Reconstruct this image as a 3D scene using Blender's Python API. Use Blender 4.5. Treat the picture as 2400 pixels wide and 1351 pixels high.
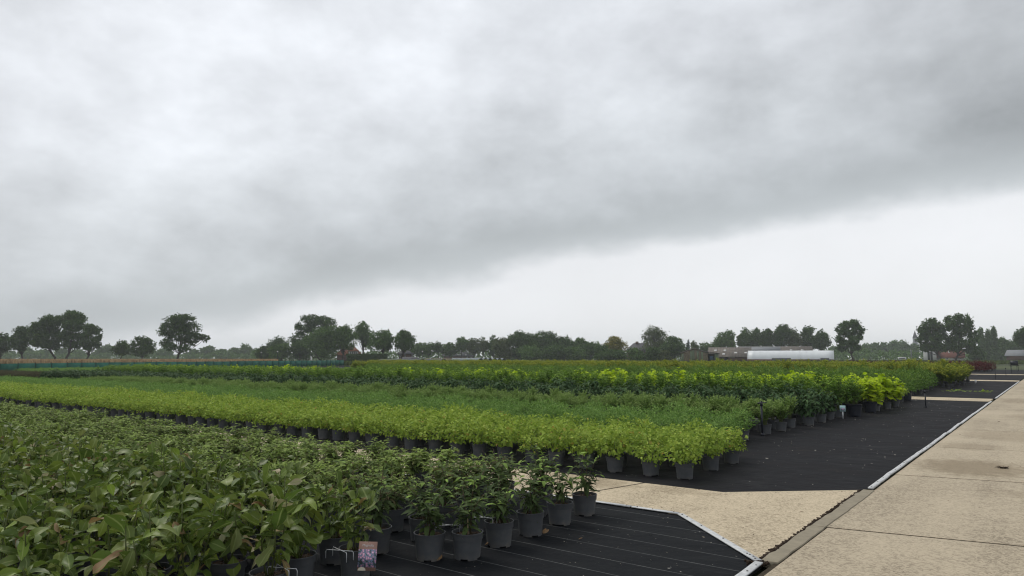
import bpy, math
import numpy as np
from mathutils import Matrix, Vector
from mathutils.geometry import tessellate_polygon

# ------------------------------------------------------------------ scene, camera, sky, sun, exposure
scene = bpy.context.scene
for o in list(bpy.data.objects):
    bpy.data.objects.remove(o, do_unlink=True)
COL = scene.collection
RAD = math.radians
CAM_H = 1.5
FPX, IW, IH, HORIZON = 1650.0, 2400.0, 1351.0, 838.0       # photograph's focal length and horizon, in its own pixels
YAW = RAD(37.4)
PITCH = math.atan((HORIZON - IH / 2) / FPX)

cam_data = bpy.data.cameras.new('camera')
cam_data.sensor_width = 36.0
cam_data.lens = 36.0 * FPX / IW
cam_data.clip_start = 0.05
cam_data.clip_end = 8000.0
cam = bpy.data.objects.new('camera', cam_data)
COL.objects.link(cam)
cam.location = (0, 0, CAM_H)
cam.rotation_euler = (math.pi / 2 + PITCH, 0, YAW)
scene.camera = cam

SUN_EL, SUN_AZ = RAD(52), RAD(-80)      # azimuth from +Y, clockwise
world = bpy.data.worlds.new('World')
scene.world = world
world.use_nodes = True
wn, wl = world.node_tree.nodes, world.node_tree.links
wn.clear()


def N(nodes, kind, **kw):
    n = nodes.new(kind)
    for k, v in kw.items():
        setattr(n, k, v)
    return n


def math_node(nodes, links, op, a, b=None, c=None, clamp=False):
    n = nodes.new('ShaderNodeMath')
    n.operation = op
    n.use_clamp = clamp
    for i, v in enumerate((a, b, c)):
        if v is None:
            continue
        if isinstance(v, (int, float)):
            n.inputs[i].default_value = v
        else:
            links.new(v, n.inputs[i])
    return n.outputs[0]


def srgb(r, g, b):
    f = lambda c: (c / 255 / 12.92) if c <= 10 else ((c / 255 + .055) / 1.055) ** 2.4
    return (f(r), f(g), f(b), 1.0)


def ramp(nodes, links, fac, stops, interp='LINEAR'):
    r = nodes.new('ShaderNodeValToRGB')
    r.color_ramp.interpolation = interp
    e = r.color_ramp.elements
    stops = sorted(stops, key=lambda s: s[0])
    rgba = lambda c: c if len(c) == 4 else (*c, 1)
    e[1].position = stops[-1][0]
    e[1].color = rgba(stops[-1][1])
    e[0].position = stops[0][0]
    e[0].color = rgba(stops[0][1])
    for p, c in stops[1:-1]:
        e.new(p).color = rgba(c)
    links.new(fac, r.inputs[0])
    return r.outputs[0]


def build_world():
    tc = N(wn, 'ShaderNodeTexCoord')
    sky = N(wn, 'ShaderNodeTexSky', sky_type='NISHITA', sun_disc=False,
            sun_elevation=SUN_EL, sun_rotation=SUN_AZ, air_density=1.5, dust_density=4.0)
    # a grey cloud bank with a straight lower edge, brighter air under it
    dot = N(wn, 'ShaderNodeVectorMath', operation='DOT_PRODUCT')
    wl.new(tc.outputs['Generated'], dot.inputs[0])
    dot.inputs[1].default_value = (-0.060, -0.205, 0.977)
    sep = N(wn, 'ShaderNodeSeparateXYZ')
    wl.new(tc.outputs['Generated'], sep.inputs[0])

    def noise(scale, detail, rough, stretch, seed):
        mp = N(wn, 'ShaderNodeMapping')
        mp.inputs['Location'].default_value = (seed, seed * .7, seed * .3)
        mp.inputs['Rotation'].default_value = (RAD(12), 0, RAD(-16))
        mp.inputs['Scale'].default_value = stretch
        wl.new(tc.outputs['Generated'], mp.inputs[0])
        nz = N(wn, 'ShaderNodeTexNoise')
        nz.inputs['Scale'].default_value = scale
        nz.inputs['Detail'].default_value = detail
        nz.inputs['Roughness'].default_value = rough
        wl.new(mp.outputs[0], nz.inputs['Vector'])
        return math_node(wn, wl, 'SUBTRACT', nz.outputs['Fac'], 0.5)

    n1 = noise(5.0, 5, .55, (1, 1, 1.6), 3.1)
    n2 = noise(2.2, 4, .5, (1, 1, 1.4), 9.3)
    n3 = noise(11.0, 6, .58, (1, 1, 1.6), 5.7)
    s = dot.outputs['Value']
    s = math_node(wn, wl, 'MULTIPLY_ADD', n1, 0.055, s)
    s = math_node(wn, wl, 'MULTIPLY_ADD', n3, 0.034, s)
    fac = math_node(wn, wl, 'MULTIPLY_ADD', s, 1.0, 0.25)       # s = -0.25 .. 0.75
    base = ramp(wn, wl, fac, [
        (0.00, srgb(243, 244, 245)), (0.10, srgb(245, 247, 249)), (0.230, srgb(243, 245, 249)),
        (0.243, srgb(220, 224, 228)), (0.258, srgb(196, 202, 206)), (0.285, srgb(186, 192, 196)),
        (0.34, srgb(201, 206, 211)), (0.41, srgb(218, 223, 228)), (0.50, srgb(230, 234, 240)),
        (0.75, srgb(235, 239, 245))], 'B_SPLINE')
    # thicker cloud to the north-east of the bank, patchy elsewhere
    mr = N(wn, 'ShaderNodeMapRange', interpolation_type='SMOOTHSTEP')
    wl.new(sep.outputs['X'], mr.inputs['Value'])
    mr.inputs['From Min'].default_value = -0.62
    mr.inputs['From Max'].default_value = 0.15
    above = N(wn, 'ShaderNodeMapRange', interpolation_type='SMOOTHSTEP')
    wl.new(s, above.inputs['Value'])
    above.inputs['From Min'].default_value = -0.01
    above.inputs['From Max'].default_value = 0.06
    thick = math_node(wn, wl, 'MULTIPLY', mr.outputs[0], above.outputs[0])
    patch = math_node(wn, wl, 'MULTIPLY', n2, above.outputs[0])
    patch3 = math_node(wn, wl, 'MULTIPLY', n1, above.outputs[0])
    k = math_node(wn, wl, 'MULTIPLY_ADD', thick, -0.27, 1.03)
    k = math_node(wn, wl, 'MULTIPLY_ADD', patch, 0.42, k)
    k = math_node(wn, wl, 'MULTIPLY_ADD', patch3, 0.60, k)
    k = math_node(wn, wl, 'MULTIPLY_ADD', math_node(wn, wl, 'MULTIPLY', n3, above.outputs[0]), 0.30, k)
    k = math_node(wn, wl, 'MULTIPLY_ADD', n1, 0.16, k)
    mul = N(wn, 'ShaderNodeVectorMath', operation='SCALE')
    wl.new(base, mul.inputs[0])
    wl.new(k, mul.inputs['Scale'])
    bg_sky = N(wn, 'ShaderNodeBackground')
    bg_sky.inputs['Strength'].default_value = 0.10
    wl.new(sky.outputs[0], bg_sky.inputs['Color'])
    bg_cloud = N(wn, 'ShaderNodeBackground')
    bg_cloud.inputs['Strength'].default_value = 1.0
    wl.new(mul.outputs[0], bg_cloud.inputs['Color'])
    mix = N(wn, 'ShaderNodeMixShader')
    mix.inputs[0].default_value = 0.97           # closed cloud cover over the clear sky
    wl.new(bg_sky.outputs[0], mix.inputs[1])
    wl.new(bg_cloud.outputs[0], mix.inputs[2])
    out = N(wn, 'ShaderNodeOutputWorld')
    wl.new(mix.outputs[0], out.inputs['Surface'])


build_world()
sun_data = bpy.data.lights.new('sun', 'SUN')
sun_data.energy = 1.5
sun_data.angle = RAD(14)
sun_data.color = (1.0, 0.94, 0.85)
sun = bpy.data.objects.new('sun', sun_data)
COL.objects.link(sun)
_sd = Vector((math.sin(SUN_AZ) * math.cos(SUN_EL), math.cos(SUN_AZ) * math.cos(SUN_EL), math.sin(SUN_EL)))
sun.rotation_euler = _sd.to_track_quat('Z', 'Y').to_euler()
sun.location = (0, 0, 60)
scene.view_settings.view_transform = 'Standard'
scene.view_settings.look = 'None'
scene.view_settings.exposure = 0.0
scene.view_settings.gamma = 1.0
scene.view_settings.use_curve_mapping = False
scene.render.engine = 'CYCLES'
scene.cycles.use_denoising = True
scene.cycles.filter_width = 1.15
scene.cycles.max_bounces = 8
scene.cycles.diffuse_bounces = 2
scene.cycles.transmission_bounces = 4
scene.cycles.volume_bounces = 1

# ------------------------------------------------------------------ pixel <-> ground helpers (surveying the photograph)
CY, SY, CP, SP = math.cos(YAW), math.sin(YAW), math.cos(PITCH), math.sin(PITCH)


def ray(px, py):
    a, b, c = (px - IW / 2) / FPX, 1.0, -(py - IH / 2) / FPX
    x, y, z = a, b * CP - c * SP, b * SP + c * CP
    return np.array([x * CY - y * SY, x * SY + y * CY, z])


FWD = np.array([-SY, CY, 0.0])
RIGHT = np.array([CY, SY, 0.0])


def at(px, py, depth):
    """the point seen at a pixel, DEPTH metres ahead of the camera on the level"""
    r = ray(px, py)
    return r * (depth / float(r @ FWD)) + np.array([0, 0, CAM_H])


def on(px, py, z=0.0):
    r = ray(px, py)
    return r * ((z - CAM_H) / r[2]) + np.array([0, 0, CAM_H])


def project(p):
    p = np.atleast_2d(np.asarray(p, float)) - np.array([0, 0, CAM_H])
    x = p @ RIGHT
    y = p @ FWD
    z = p[:, 2]
    yy = y * CP + z * SP
    zz = -y * SP + z * CP
    yy = np.where(yy < 0.05, 0.05, yy)
    return IW / 2 + FPX * x / yy, IH / 2 - FPX * zz / yy, y


# ------------------------------------------------------------------ mesh helpers
class MB:
    """collects triangles; several materials; a per-leaf tint and a young-growth value on every point"""

    def __init__(s):
        s.v, s.f, s.m, s.t, s.y, s.n = [], [], [], [], [], 0

    def add(s, v, f, mat=0, tint=0.0, young=0.0):
        v = np.asarray(v, float).reshape(-1, 3)
        f = np.asarray(f, int).reshape(-1, 3)
        s.v.append(v)
        s.f.append(f + s.n)
        s.m.append(np.full(len(f), mat, int))
        s.t.append(np.broadcast_to(np.asarray(tint, float), (len(v),)))
        s.y.append(np.broadcast_to(np.asarray(young, float), (len(v),)))
        s.n += len(v)
        return s

    def merge(s, o, mat=None, M=None):
        if not o.n:
            return s
        v = np.concatenate(o.v)
        if M is not None:
            M = np.array(M)
            v = v @ M[:3, :3].T + M[:3, 3]
        f = np.concatenate(o.f)
        m = np.concatenate(o.m)
        s.v.append(v)
        s.f.append(f + s.n)
        s.m.append(m if mat is None else np.full(len(f), mat, int))
        s.t.append(np.concatenate(o.t))
        s.y.append(np.concatenate(o.y))
        s.n += len(v)
        return s

    def box(s, lo, hi, mat=0, tint=0.0, M=None, taper=0.0):
        (x0, y0, z0), (x1, y1, z1) = lo, hi
        t = taper
        v = np.array([(x0, y0, z0), (x1, y0, z0), (x1, y1, z0), (x0, y1, z0),
                      (x0 + t, y0 + t, z1), (x1 - t, y0 + t, z1), (x1 - t, y1 - t, z1), (x0 + t, y1 - t, z1)], float)
        if M is not None:
            M = np.array(M)
            v = v @ M[:3, :3].T + M[:3, 3]
        q = [(0, 3, 2, 1), (4, 5, 6, 7), (0, 1, 5, 4), (1, 2, 6, 5), (2, 3, 7, 6), (3, 0, 4, 7)]
        return s.quads(v, q, mat, tint)

    def quads(s, v, q, mat=0, tint=0.0, young=0.0):
        f = []
        for a in q:
            for i in range(1, len(a) - 1):
                f.append((a[0], a[i], a[i + 1]))
        return s.add(v, f, mat, tint, young)

    def prism(s, poly, z0, z1, chamfer=0.0, mat=0, tint=0.0):
        """upright prism over a counter-clockwise outline with a chamfered top edge"""
        p = np.asarray(poly, float)
        n = len(p)
        c = p.mean(0)
        rings = [np.c_[p, np.full(n, z0)]]
        if chamfer > 0:
            rings.append(np.c_[p, np.full(n, z1 - chamfer)])
            e = np.roll(p, -1, 0) - p
            e /= np.linalg.norm(e, axis=1)[:, None]
            nn = np.c_[-e[:, 1], e[:, 0]]
            bis = nn + np.roll(nn, 1, 0)
            bis /= np.maximum((bis * nn).sum(1), .4)[:, None]
            rings.append(np.c_[p + bis * chamfer, np.full(n, z1)])
        else:
            rings.append(np.c_[p, np.full(n, z1)])
        v = np.concatenate(rings)
        q = []
        for k in range(len(rings) - 1):
            for i in range(n):
                j = (i + 1) % n
                q.append((k * n + i, k * n + j, (k + 1) * n + j, (k + 1) * n + i))
        top = (len(rings) - 1) * n
        s.quads(v, q, mat, tint)
        tri = tessellate_polygon([[Vector((*c_, 0)) for c_ in p]])
        up_ = [t_ if (p[t_[1]] - p[t_[0]])[0] * (p[t_[2]] - p[t_[0]])[1] - (p[t_[1]] - p[t_[0]])[1] * (p[t_[2]] - p[t_[0]])[0] > 0 else t_[::-1] for t_ in map(tuple, tri)]
        s.add(v[top:], up_, mat, tint)
        return s.add(v[:n], [t_[::-1] for t_ in up_], mat, tint)

    def tube(s, pts, r, sides=5, mat=0, tint=0.0, cap=True):
        pts = np.asarray(pts, float)
        k = len(pts)
        r = np.broadcast_to(np.asarray(r, float), (k,))
        d = np.gradient(pts, axis=0)
        d /= np.maximum(np.linalg.norm(d, axis=1), 1e-9)[:, None]
        ref = np.array([0.31, 0.95, 0.07]) if abs(d[0] @ np.array([0.31, 0.95, 0.07])) < .9 else np.array([1., 0, 0])
        a = np.cross(d, ref)
        a /= np.linalg.norm(a, axis=1)[:, None]
        b = np.cross(d, a)
        ang = np.arange(sides) * 2 * math.pi / sides
        v = pts[:, None, :] + r[:, None, None] * (np.cos(ang)[None, :, None] * a[:, None, :] + np.sin(ang)[None, :, None] * b[:, None, :])
        v = v.reshape(-1, 3)
        i = np.arange(sides)
        j = (i + 1) % sides
        f = []
        for q in range(k - 1):
            o = q * sides
            f.append(np.c_[o + i, o + sides + j, o + j])
            f.append(np.c_[o + i, o + sides + i, o + sides + j])
        f = np.concatenate(f)
        if cap:
            v = np.concatenate([v, pts[-1:], pts[:1]])
            e = (k - 1) * sides
            f = np.concatenate([f, np.c_[e + j, e + i, np.full(sides, k * sides)], np.c_[i, j, np.full(sides, k * sides + 1)]])
        return s.add(v, f, mat, tint)

    def lathe(s, prof, segs=16, mat=0, skip=None):
        prof = np.asarray(prof, float)
        ang = np.arange(segs) * 2 * math.pi / segs
        v = np.stack([prof[:, 0, None] * np.cos(ang), prof[:, 0, None] * np.sin(ang), np.repeat(prof[:, 1, None], segs, 1)], -1).reshape(-1, 3)
        f = []
        for k in range(len(prof) - 1):
            for i in range(segs):
                if skip and skip(k, i):
                    continue
                j = (i + 1) % segs
                a, b, c, d = k * segs + i, k * segs + j, (k + 1) * segs + j, (k + 1) * segs + i
                f += [(a, b, c), (a, c, d)]
        return s.add(v, f, mat)

    def leaves(s, base, d, nrm, L, W, fold=.35, curl=.3, rows=((.45, 1.),), mat=0, tint=0.0, young=0.0):
        base = np.asarray(base, float).reshape(-1, 3)
        n = len(base)
        d = np.asarray(d, float) / np.maximum(np.linalg.norm(d, axis=1), 1e-9)[:, None]
        side = np.cross(d, nrm)
        side /= np.maximum(np.linalg.norm(side, axis=1), 1e-9)[:, None]
        up = np.cross(side, d)
        L, W, fold, curl = (np.broadcast_to(np.asarray(q, float), (n,))[:, None] for q in (L, W, fold, curl))

        def pos(t):
            return base + L * (d * (t - .3 * curl * t * t) - up * (.6 * curl * t * t))
        cols = [pos(0.0)]
        for t, w in rows:
            c = pos(t)
            cols += [c + (side * np.cos(fold) + up * np.sin(fold)) * (w * W / 2), c, c + (-side * np.cos(fold) + up * np.sin(fold)) * (w * W / 2)]
        cols.append(pos(1.0))
        v = np.stack(cols, 1)
        k = len(rows)
        tip = 1 + 3 * k
        f = [(0, 1, 2), (0, 2, 3)]
        for r in range(k - 1):
            a, b = 1 + 3 * r, 4 + 3 * r
            f += [(a, b, b + 1), (a, b + 1, a + 1), (a + 1, b + 1, b + 2), (a + 1, b + 2, a + 2)]
        a = tip - 3
        f += [(a, tip, a + 1), (a + 1, tip, a + 2)]
        nv = tip + 1
        F = (np.array(f)[None] + (np.arange(n) * nv)[:, None, None]).reshape(-1, 3)
        tt = np.repeat(np.broadcast_to(np.asarray(tint, float), (n,)), nv)
        yy = np.repeat(np.broadcast_to(np.asarray(young, float), (n,)), nv)
        return s.add(v.reshape(-1, 3), F, mat, tt, yy)

    def mesh(s, name, mats, smooth=None, attrs=True):
        me = bpy.data.meshes.new(name)
        v = np.concatenate(s.v)
        f = np.concatenate(s.f)
        me.vertices.add(len(v))
        me.vertices.foreach_set('co', v.ravel())
        me.loops.add(len(f) * 3)
        me.loops.foreach_set('vertex_index', f.ravel().astype(np.int32))
        me.polygons.add(len(f))
        me.polygons.foreach_set('loop_start', (np.arange(len(f)) * 3).astype(np.int32))
        mats = mats if isinstance(mats, (list, tuple)) else [mats]
        for m in mats:
            me.materials.append(m)
        if len(mats) > 1:
            me.polygons.foreach_set('material_index', np.concatenate(s.m).astype(np.int32))
        if attrs:
            for nm, dat in (('tint', s.t), ('young', s.y)):
                at_ = me.attributes.new(nm, 'FLOAT', 'POINT')
                at_.data.foreach_set('value', np.concatenate(dat).astype(np.float32))
        me.update(calc_edges=True)
        me.validate()
        if smooth is not None:
            me.polygons.foreach_set('use_smooth', np.ones(len(me.polygons), bool))
            me.set_sharp_from_angle(angle=RAD(smooth))
        return me

    def obj(s, name, mats, parent=None, smooth=None, attrs=True):
        return link(name, s.mesh(name, mats, smooth, attrs), parent)


def link(name, me, parent=None, loc=None, rz=None, scale=None):
    o = bpy.data.objects.new(name, me)
    COL.objects.link(o)
    if parent is not None:
        o.parent = parent
    if loc is not None:
        o.location = loc
    if rz is not None:
        o.rotation_euler = (0, 0, rz)
    if scale is not None:
        o.scale = (scale,) * 3 if np.isscalar(scale) else scale
    return o


def tag(o, label=None, cat=None, group=None, kind=None):
    if label:
        o['label'] = label
    if cat:
        o['category'] = cat
    if group:
        o['group'] = group
    if kind:
        o['kind'] = kind
    return o


def unit(v):
    return v / np.maximum(np.linalg.norm(v, axis=-1, keepdims=True), 1e-9)


# ------------------------------------------------------------------ materials
def new_mat(name):
    m = bpy.data.materials.new(name)
    m.use_nodes = True
    nt = m.node_tree
    nt.nodes.clear()
    out = nt.nodes.new('ShaderNodeOutputMaterial')
    return m, nt.nodes, nt.links, out


def principled(nodes, links, out, rough=.6, spec=.5, metal=0.0):
    b = nodes.new('ShaderNodeBsdfPrincipled')
    b.inputs['Roughness'].default_value = rough
    b.inputs['Specular IOR Level'].default_value = spec
    b.inputs['Metallic'].default_value = metal
    if out is not None:
        links.new(b.outputs[0], out.inputs['Surface'])
    return b


def plain(name, c, rough=.6, spec=.4, metal=0.0, var=.18, scale=6.0, bump=0.0, obj_var=0.0):
    """colour with some large and fine unevenness"""
    m, n, l, out = new_mat(name)
    b = principled(n, l, out, rough, spec, metal)
    tc = n.new('ShaderNodeTexCoord')
    nz = n.new('ShaderNodeTexNoise')
    nz.inputs['Scale'].default_value = scale
    nz.inputs['Detail'].default_value = 6
    nz.inputs['Roughness'].default_value = .65
    l.new(tc.outputs['Object'], nz.inputs['Vector'])
    lo = tuple(x * (1 - var) for x in c)
    hi = tuple(min(1, x * (1 + var)) for x in c)
    fac = nz.outputs['Fac']
    if obj_var:
        oi = n.new('ShaderNodeObjectInfo')
        r = math_node(n, l, 'SUBTRACT', oi.outputs['Random'], .5)
        fac = math_node(n, l, 'MULTIPLY_ADD', r, obj_var, fac)
    l.new(ramp(n, l, fac, [(.3, lo), (.7, hi)]), b.inputs['Base Color'])
    if bump:
        bp = n.new('ShaderNodeBump')
        bp.inputs['Strength'].default_value = bump
        bp.inputs['Distance'].default_value = .02
        l.new(nz.outputs['Fac'], bp.inputs['Height'])
        l.new(bp.outputs[0], b.inputs['Normal'])
    return m


def leaf_mat(name, stops, young=None, rough=.62, spec=.08, trans=.28, under=1.25, spots=None, plant_var=.5, rib=None):
    m, n, l, out = new_mat(name)
    at_ = n.new('ShaderNodeAttribute')
    at_.attribute_name = 'tint'
    oi = n.new('ShaderNodeObjectInfo')
    fr = math_node(n, l, 'MULTIPLY_ADD', oi.outputs['Random'], plant_var, at_.outputs['Fac'])
    fr = math_node(n, l, 'FRACT', fr)
    col = ramp(n, l, fr, stops)
    if young:
        ay = n.new('ShaderNodeAttribute')
        ay.attribute_name = 'young'
        mx = n.new('ShaderNodeMix')
        mx.data_type = 'RGBA'
        l.new(ay.outputs['Fac'], mx.inputs[0])
        l.new(col, mx.inputs[6])
        mx.inputs[7].default_value = (*young, 1)
        col = mx.outputs[2]
    if spots:
        sc, thr, sc_col = spots
        tc = n.new('ShaderNodeTexCoord')
        nz = n.new('ShaderNodeTexNoise')
        nz.inputs['Scale'].default_value = sc
        nz.inputs['Detail'].default_value = 4
        va = n.new('ShaderNodeVectorMath')
        l.new(tc.outputs['Object'], va.inputs[0])
        cb = n.new('ShaderNodeCombineXYZ')
        for i in range(3):
            l.new(math_node(n, l, 'MULTIPLY', fr, 37.0 + 11 * i), cb.inputs[i])
        l.new(cb.outputs[0], va.inputs[1])
        l.new(va.outputs[0], nz.inputs['Vector'])
        mr = n.new('ShaderNodeMapRange')
        l.new(nz.outputs['Fac'], mr.inputs['Value'])
        mr.inputs['From Min'].default_value = thr
        mr.inputs['From Max'].default_value = thr + .07
        mx = n.new('ShaderNodeMix')
        mx.data_type = 'RGBA'
        l.new(mr.outputs[0], mx.inputs[0])
        l.new(col, mx.inputs[6])
        mx.inputs[7].default_value = (*sc_col, 1)
        col = mx.outputs[2]
    if rib:
        ac = n.new('ShaderNodeAttribute')
        ac.attribute_name = 'young'
        mr = n.new('ShaderNodeMapRange')
        l.new(ac.outputs['Fac'], mr.inputs['Value'])
        mr.inputs['From Min'].default_value = .16
        mr.inputs['From Max'].default_value = .05
        mr.inputs['To Max'].default_value = .6
        mx = n.new('ShaderNodeMix')
        mx.data_type = 'RGBA'
        l.new(mr.outputs[0], mx.inputs[0])
        l.new(col, mx.inputs[6])
        mx.inputs[7].default_value = (*rib, 1)
        col = mx.outputs[2]
    # the underside of a leaf is paler and matter
    ge = n.new('ShaderNodeNewGeometry')
    pale = n.new('ShaderNodeMix')
    pale.data_type = 'RGBA'
    l.new(ge.outputs['Backfacing'], pale.inputs[0])
    l.new(col, pale.inputs[6])
    sc_ = n.new('ShaderNodeVectorMath')
    sc_.operation = 'SCALE'
    l.new(col, sc_.inputs[0])
    sc_.inputs['Scale'].default_value = under
    l.new(sc_.outputs[0], pale.inputs[7])
    b = principled(n, l, None, rough, spec)
    l.new(pale.outputs[2], b.inputs['Base Color'])
    t = n.new('ShaderNodeBsdfTranslucent')
    l.new(col, t.inputs['Color'])
    mx = n.new('ShaderNodeMixShader')
    mx.inputs[0].default_value = trans
    l.new(b.outputs[0], mx.inputs[1])
    l.new(t.outputs[0], mx.inputs[2])
    l.new(mx.outputs[0], out.inputs['Surface'])
    return m


def concrete_mat(name, pale, dark, stain=None, joints=False):
    """washed concrete with exposed gravel"""
    m, n, l, out = new_mat(name)
    b = principled(n, l, out, .75, .3)
    ge = n.new('ShaderNodeNewGeometry')

    def noise(scale, detail=4, rough=.6):
        z = n.new('ShaderNodeTexNoise')
        z.inputs['Scale'].default_value = scale
        z.inputs['Detail'].default_value = detail
        z.inputs['Roughness'].default_value = rough
        l.new(ge.outputs['Position'], z.inputs['Vector'])
        return z.outputs['Fac']
    vo = n.new('ShaderNodeTexVoronoi')
    vo.inputs['Scale'].default_value = 62
    l.new(ge.outputs['Position'], vo.inputs['Vector'])
    sepc = n.new('ShaderNodeSeparateColor')
    l.new(vo.outputs['Color'], sepc.inputs[0])
    fine = noise(95, 4, .75)
    big = noise(.8, 5, .6)
    mid = noise(7, 4, .6)
    f = math_node(n, l, 'MULTIPLY', sepc.outputs[0], .30)
    f = math_node(n, l, 'MULTIPLY_ADD', fine, .42, f)
    f = math_node(n, l, 'MULTIPLY_ADD', big, .30, f)
    f = math_node(n, l, 'MULTIPLY_ADD', mid, .20, f)
    oi = n.new('ShaderNodeObjectInfo')
    f = math_node(n, l, 'MULTIPLY_ADD', math_node(n, l, 'SUBTRACT', oi.outputs['Random'], .5), .10, f)
    mp = n.new('ShaderNodeMapping')                 # dirt drawn out along the wheel tracks
    mp.inputs['Scale'].default_value = (2.6, .22, 1)
    l.new(ge.outputs['Position'], mp.inputs[0])
    tr_ = n.new('ShaderNodeTexNoise')
    tr_.inputs['Scale'].default_value = 1.0
    tr_.inputs['Detail'].default_value = 6
    l.new(mp.outputs[0], tr_.inputs['Vector'])
    f = math_node(n, l, 'MULTIPLY_ADD', math_node(n, l, 'SUBTRACT', tr_.outputs['Fac'], .5), .30, f)
    col = ramp(n, l, f, [(.32, dark), (.46, tuple((a + c) / 2 for a, c in zip(pale, dark))), (.60, pale), (.78, tuple(min(.85, x * 1.18) for x in pale))])
    if stain:
        mask = None
        for (sx, sy, rx, ry, amt) in stain:
            sp = n.new('ShaderNodeSeparateXYZ')
            l.new(ge.outputs['Position'], sp.inputs[0])
            dx = math_node(n, l, 'DIVIDE', math_node(n, l, 'SUBTRACT', sp.outputs[0], sx), rx)
            dy = math_node(n, l, 'DIVIDE', math_node(n, l, 'SUBTRACT', sp.outputs[1], sy), ry)
            q = math_node(n, l, 'ADD', math_node(n, l, 'MULTIPLY', dx, dx), math_node(n, l, 'MULTIPLY', dy, dy))
            q = math_node(n, l, 'MULTIPLY_ADD', math_node(n, l, 'SUBTRACT', mid, .5), 1.5, q)
            mr = n.new('ShaderNodeMapRange')
            mr.interpolation_type = 'SMOOTHSTEP'
            l.new(q, mr.inputs['Value'])
            mr.inputs['From Min'].default_value = 1.25
            mr.inputs['From Max'].default_value = .2
            mr.inputs['To Max'].default_value = amt
            mask = mr.outputs[0] if mask is None else math_node(n, l, 'MAXIMUM', mask, mr.outputs[0])
        mx = n.new('ShaderNodeMix')
        mx.data_type = 'RGBA'
        l.new(mask, mx.inputs[0])
        l.new(col, mx.inputs[6])
        mx.inputs[7].default_value = (.16, .115, .06, 1)
        col = mx.outputs[2]
    l.new(col, b.inputs['Base Color'])
    bp = n.new('ShaderNodeBump')
    bp.inputs['Strength'].default_value = .5
    bp.inputs['Distance'].default_value = .006
    l.new(math_node(n, l, 'ADD', fine, sepc.outputs[1]), bp.inputs['Height'])
    l.new(bp.outputs[0], b.inputs['Normal'])
    return m


def fabric_mat(name, lines, c=(.0105, .0118, .0138)):
    """black woven ground cover with pale marking threads every 0.305 m"""
    m, n, l, out = new_mat(name)
    b = principled(n, l, out, .75, .05)
    ge = n.new('ShaderNodeNewGeometry')
    sp = n.new('ShaderNodeSeparateXYZ')
    l.new(ge.outputs['Position'], sp.inputs[0])
    wob = n.new('ShaderNodeTexNoise')
    wob.inputs['Scale'].default_value = .7
    l.new(ge.outputs['Position'], wob.inputs['Vector'])
    y = math_node(n, l, 'MULTIPLY_ADD', wob.outputs['Fac'], .035, sp.outputs[1])
    fr = math_node(n, l, 'FRACT', math_node(n, l, 'DIVIDE', math_node(n, l, 'SUBTRACT', y, 4.6), .305))
    ab = math_node(n, l, 'ABSOLUTE', math_node(n, l, 'SUBTRACT', fr, .5))
    ln = math_node(n, l, 'LESS_THAN', ab, .0085)
    br = n.new('ShaderNodeTexNoise')
    br.inputs['Scale'].default_value = 9
    br.inputs['Detail'].default_value = 5
    l.new(ge.outputs['Position'], br.inputs['Vector'])
    ln = math_node(n, l, 'MULTIPLY', ln, math_node(n, l, 'MULTIPLY', br.outputs['Fac'], lines))
    big = n.new('ShaderNodeTexNoise')
    big.inputs['Scale'].default_value = 1.1
    big.inputs['Detail'].default_value = 8
    big.inputs['Roughness'].default_value = .7
    l.new(ge.outputs['Position'], big.inputs['Vector'])
    col = ramp(n, l, big.outputs['Fac'], [(.3, tuple(x * .68 for x in c)), (.50, c), (.62, (c[0] * 1.5, c[1] * 1.45, c[2] * 1.35)), (.76, (c[0] * 2.9, c[1] * 2.6, c[2] * 2.0))])
    mx = n.new('ShaderNodeMix')
    mx.data_type = 'RGBA'
    l.new(ln, mx.inputs[0])
    l.new(col, mx.inputs[6])
    mx.inputs[7].default_value = (.42, .43, .42, 1)
    # fine pale grit
    vo = n.new('ShaderNodeTexNoise')
    vo.inputs['Scale'].default_value = 55
    vo.inputs['Detail'].default_value = 3
    l.new(ge.outputs['Position'], vo.inputs['Vector'])
    grit = n.new('ShaderNodeMapRange')
    l.new(vo.outputs['Fac'], grit.inputs['Value'])
    grit.inputs['From Min'].default_value = .70
    grit.inputs['From Max'].default_value = .80
    grit.inputs['To Max'].default_value = .5
    mx2 = n.new('ShaderNodeMix')
    mx2.data_type = 'RGBA'
    l.new(grit.outputs[0], mx2.inputs[0])
    l.new(mx.outputs[2], mx2.inputs[6])
    mx2.inputs[7].default_value = (.20, .19, .16, 1)
    l.new(mx2.outputs[2], b.inputs['Base Color'])
    l.new(ramp(n, l, big.outputs['Fac'], [(.35, (.62, .62, .62)), (.65, (.85, .85, .85))]), b.inputs['Roughness'])
    wv = n.new('ShaderNodeTexNoise')
    wv.inputs['Scale'].default_value = 2.6
    wv.inputs['Detail'].default_value = 4
    l.new(ge.outputs['Position'], wv.inputs['Vector'])
    bp = n.new('ShaderNodeBump')
    bp.inputs['Strength'].default_value = .8
    bp.inputs['Distance'].default_value = .04
    l.new(wv.outputs['Fac'], bp.inputs['Height'])
    l.new(bp.outputs[0], b.inputs['Normal'])
    return m


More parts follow.
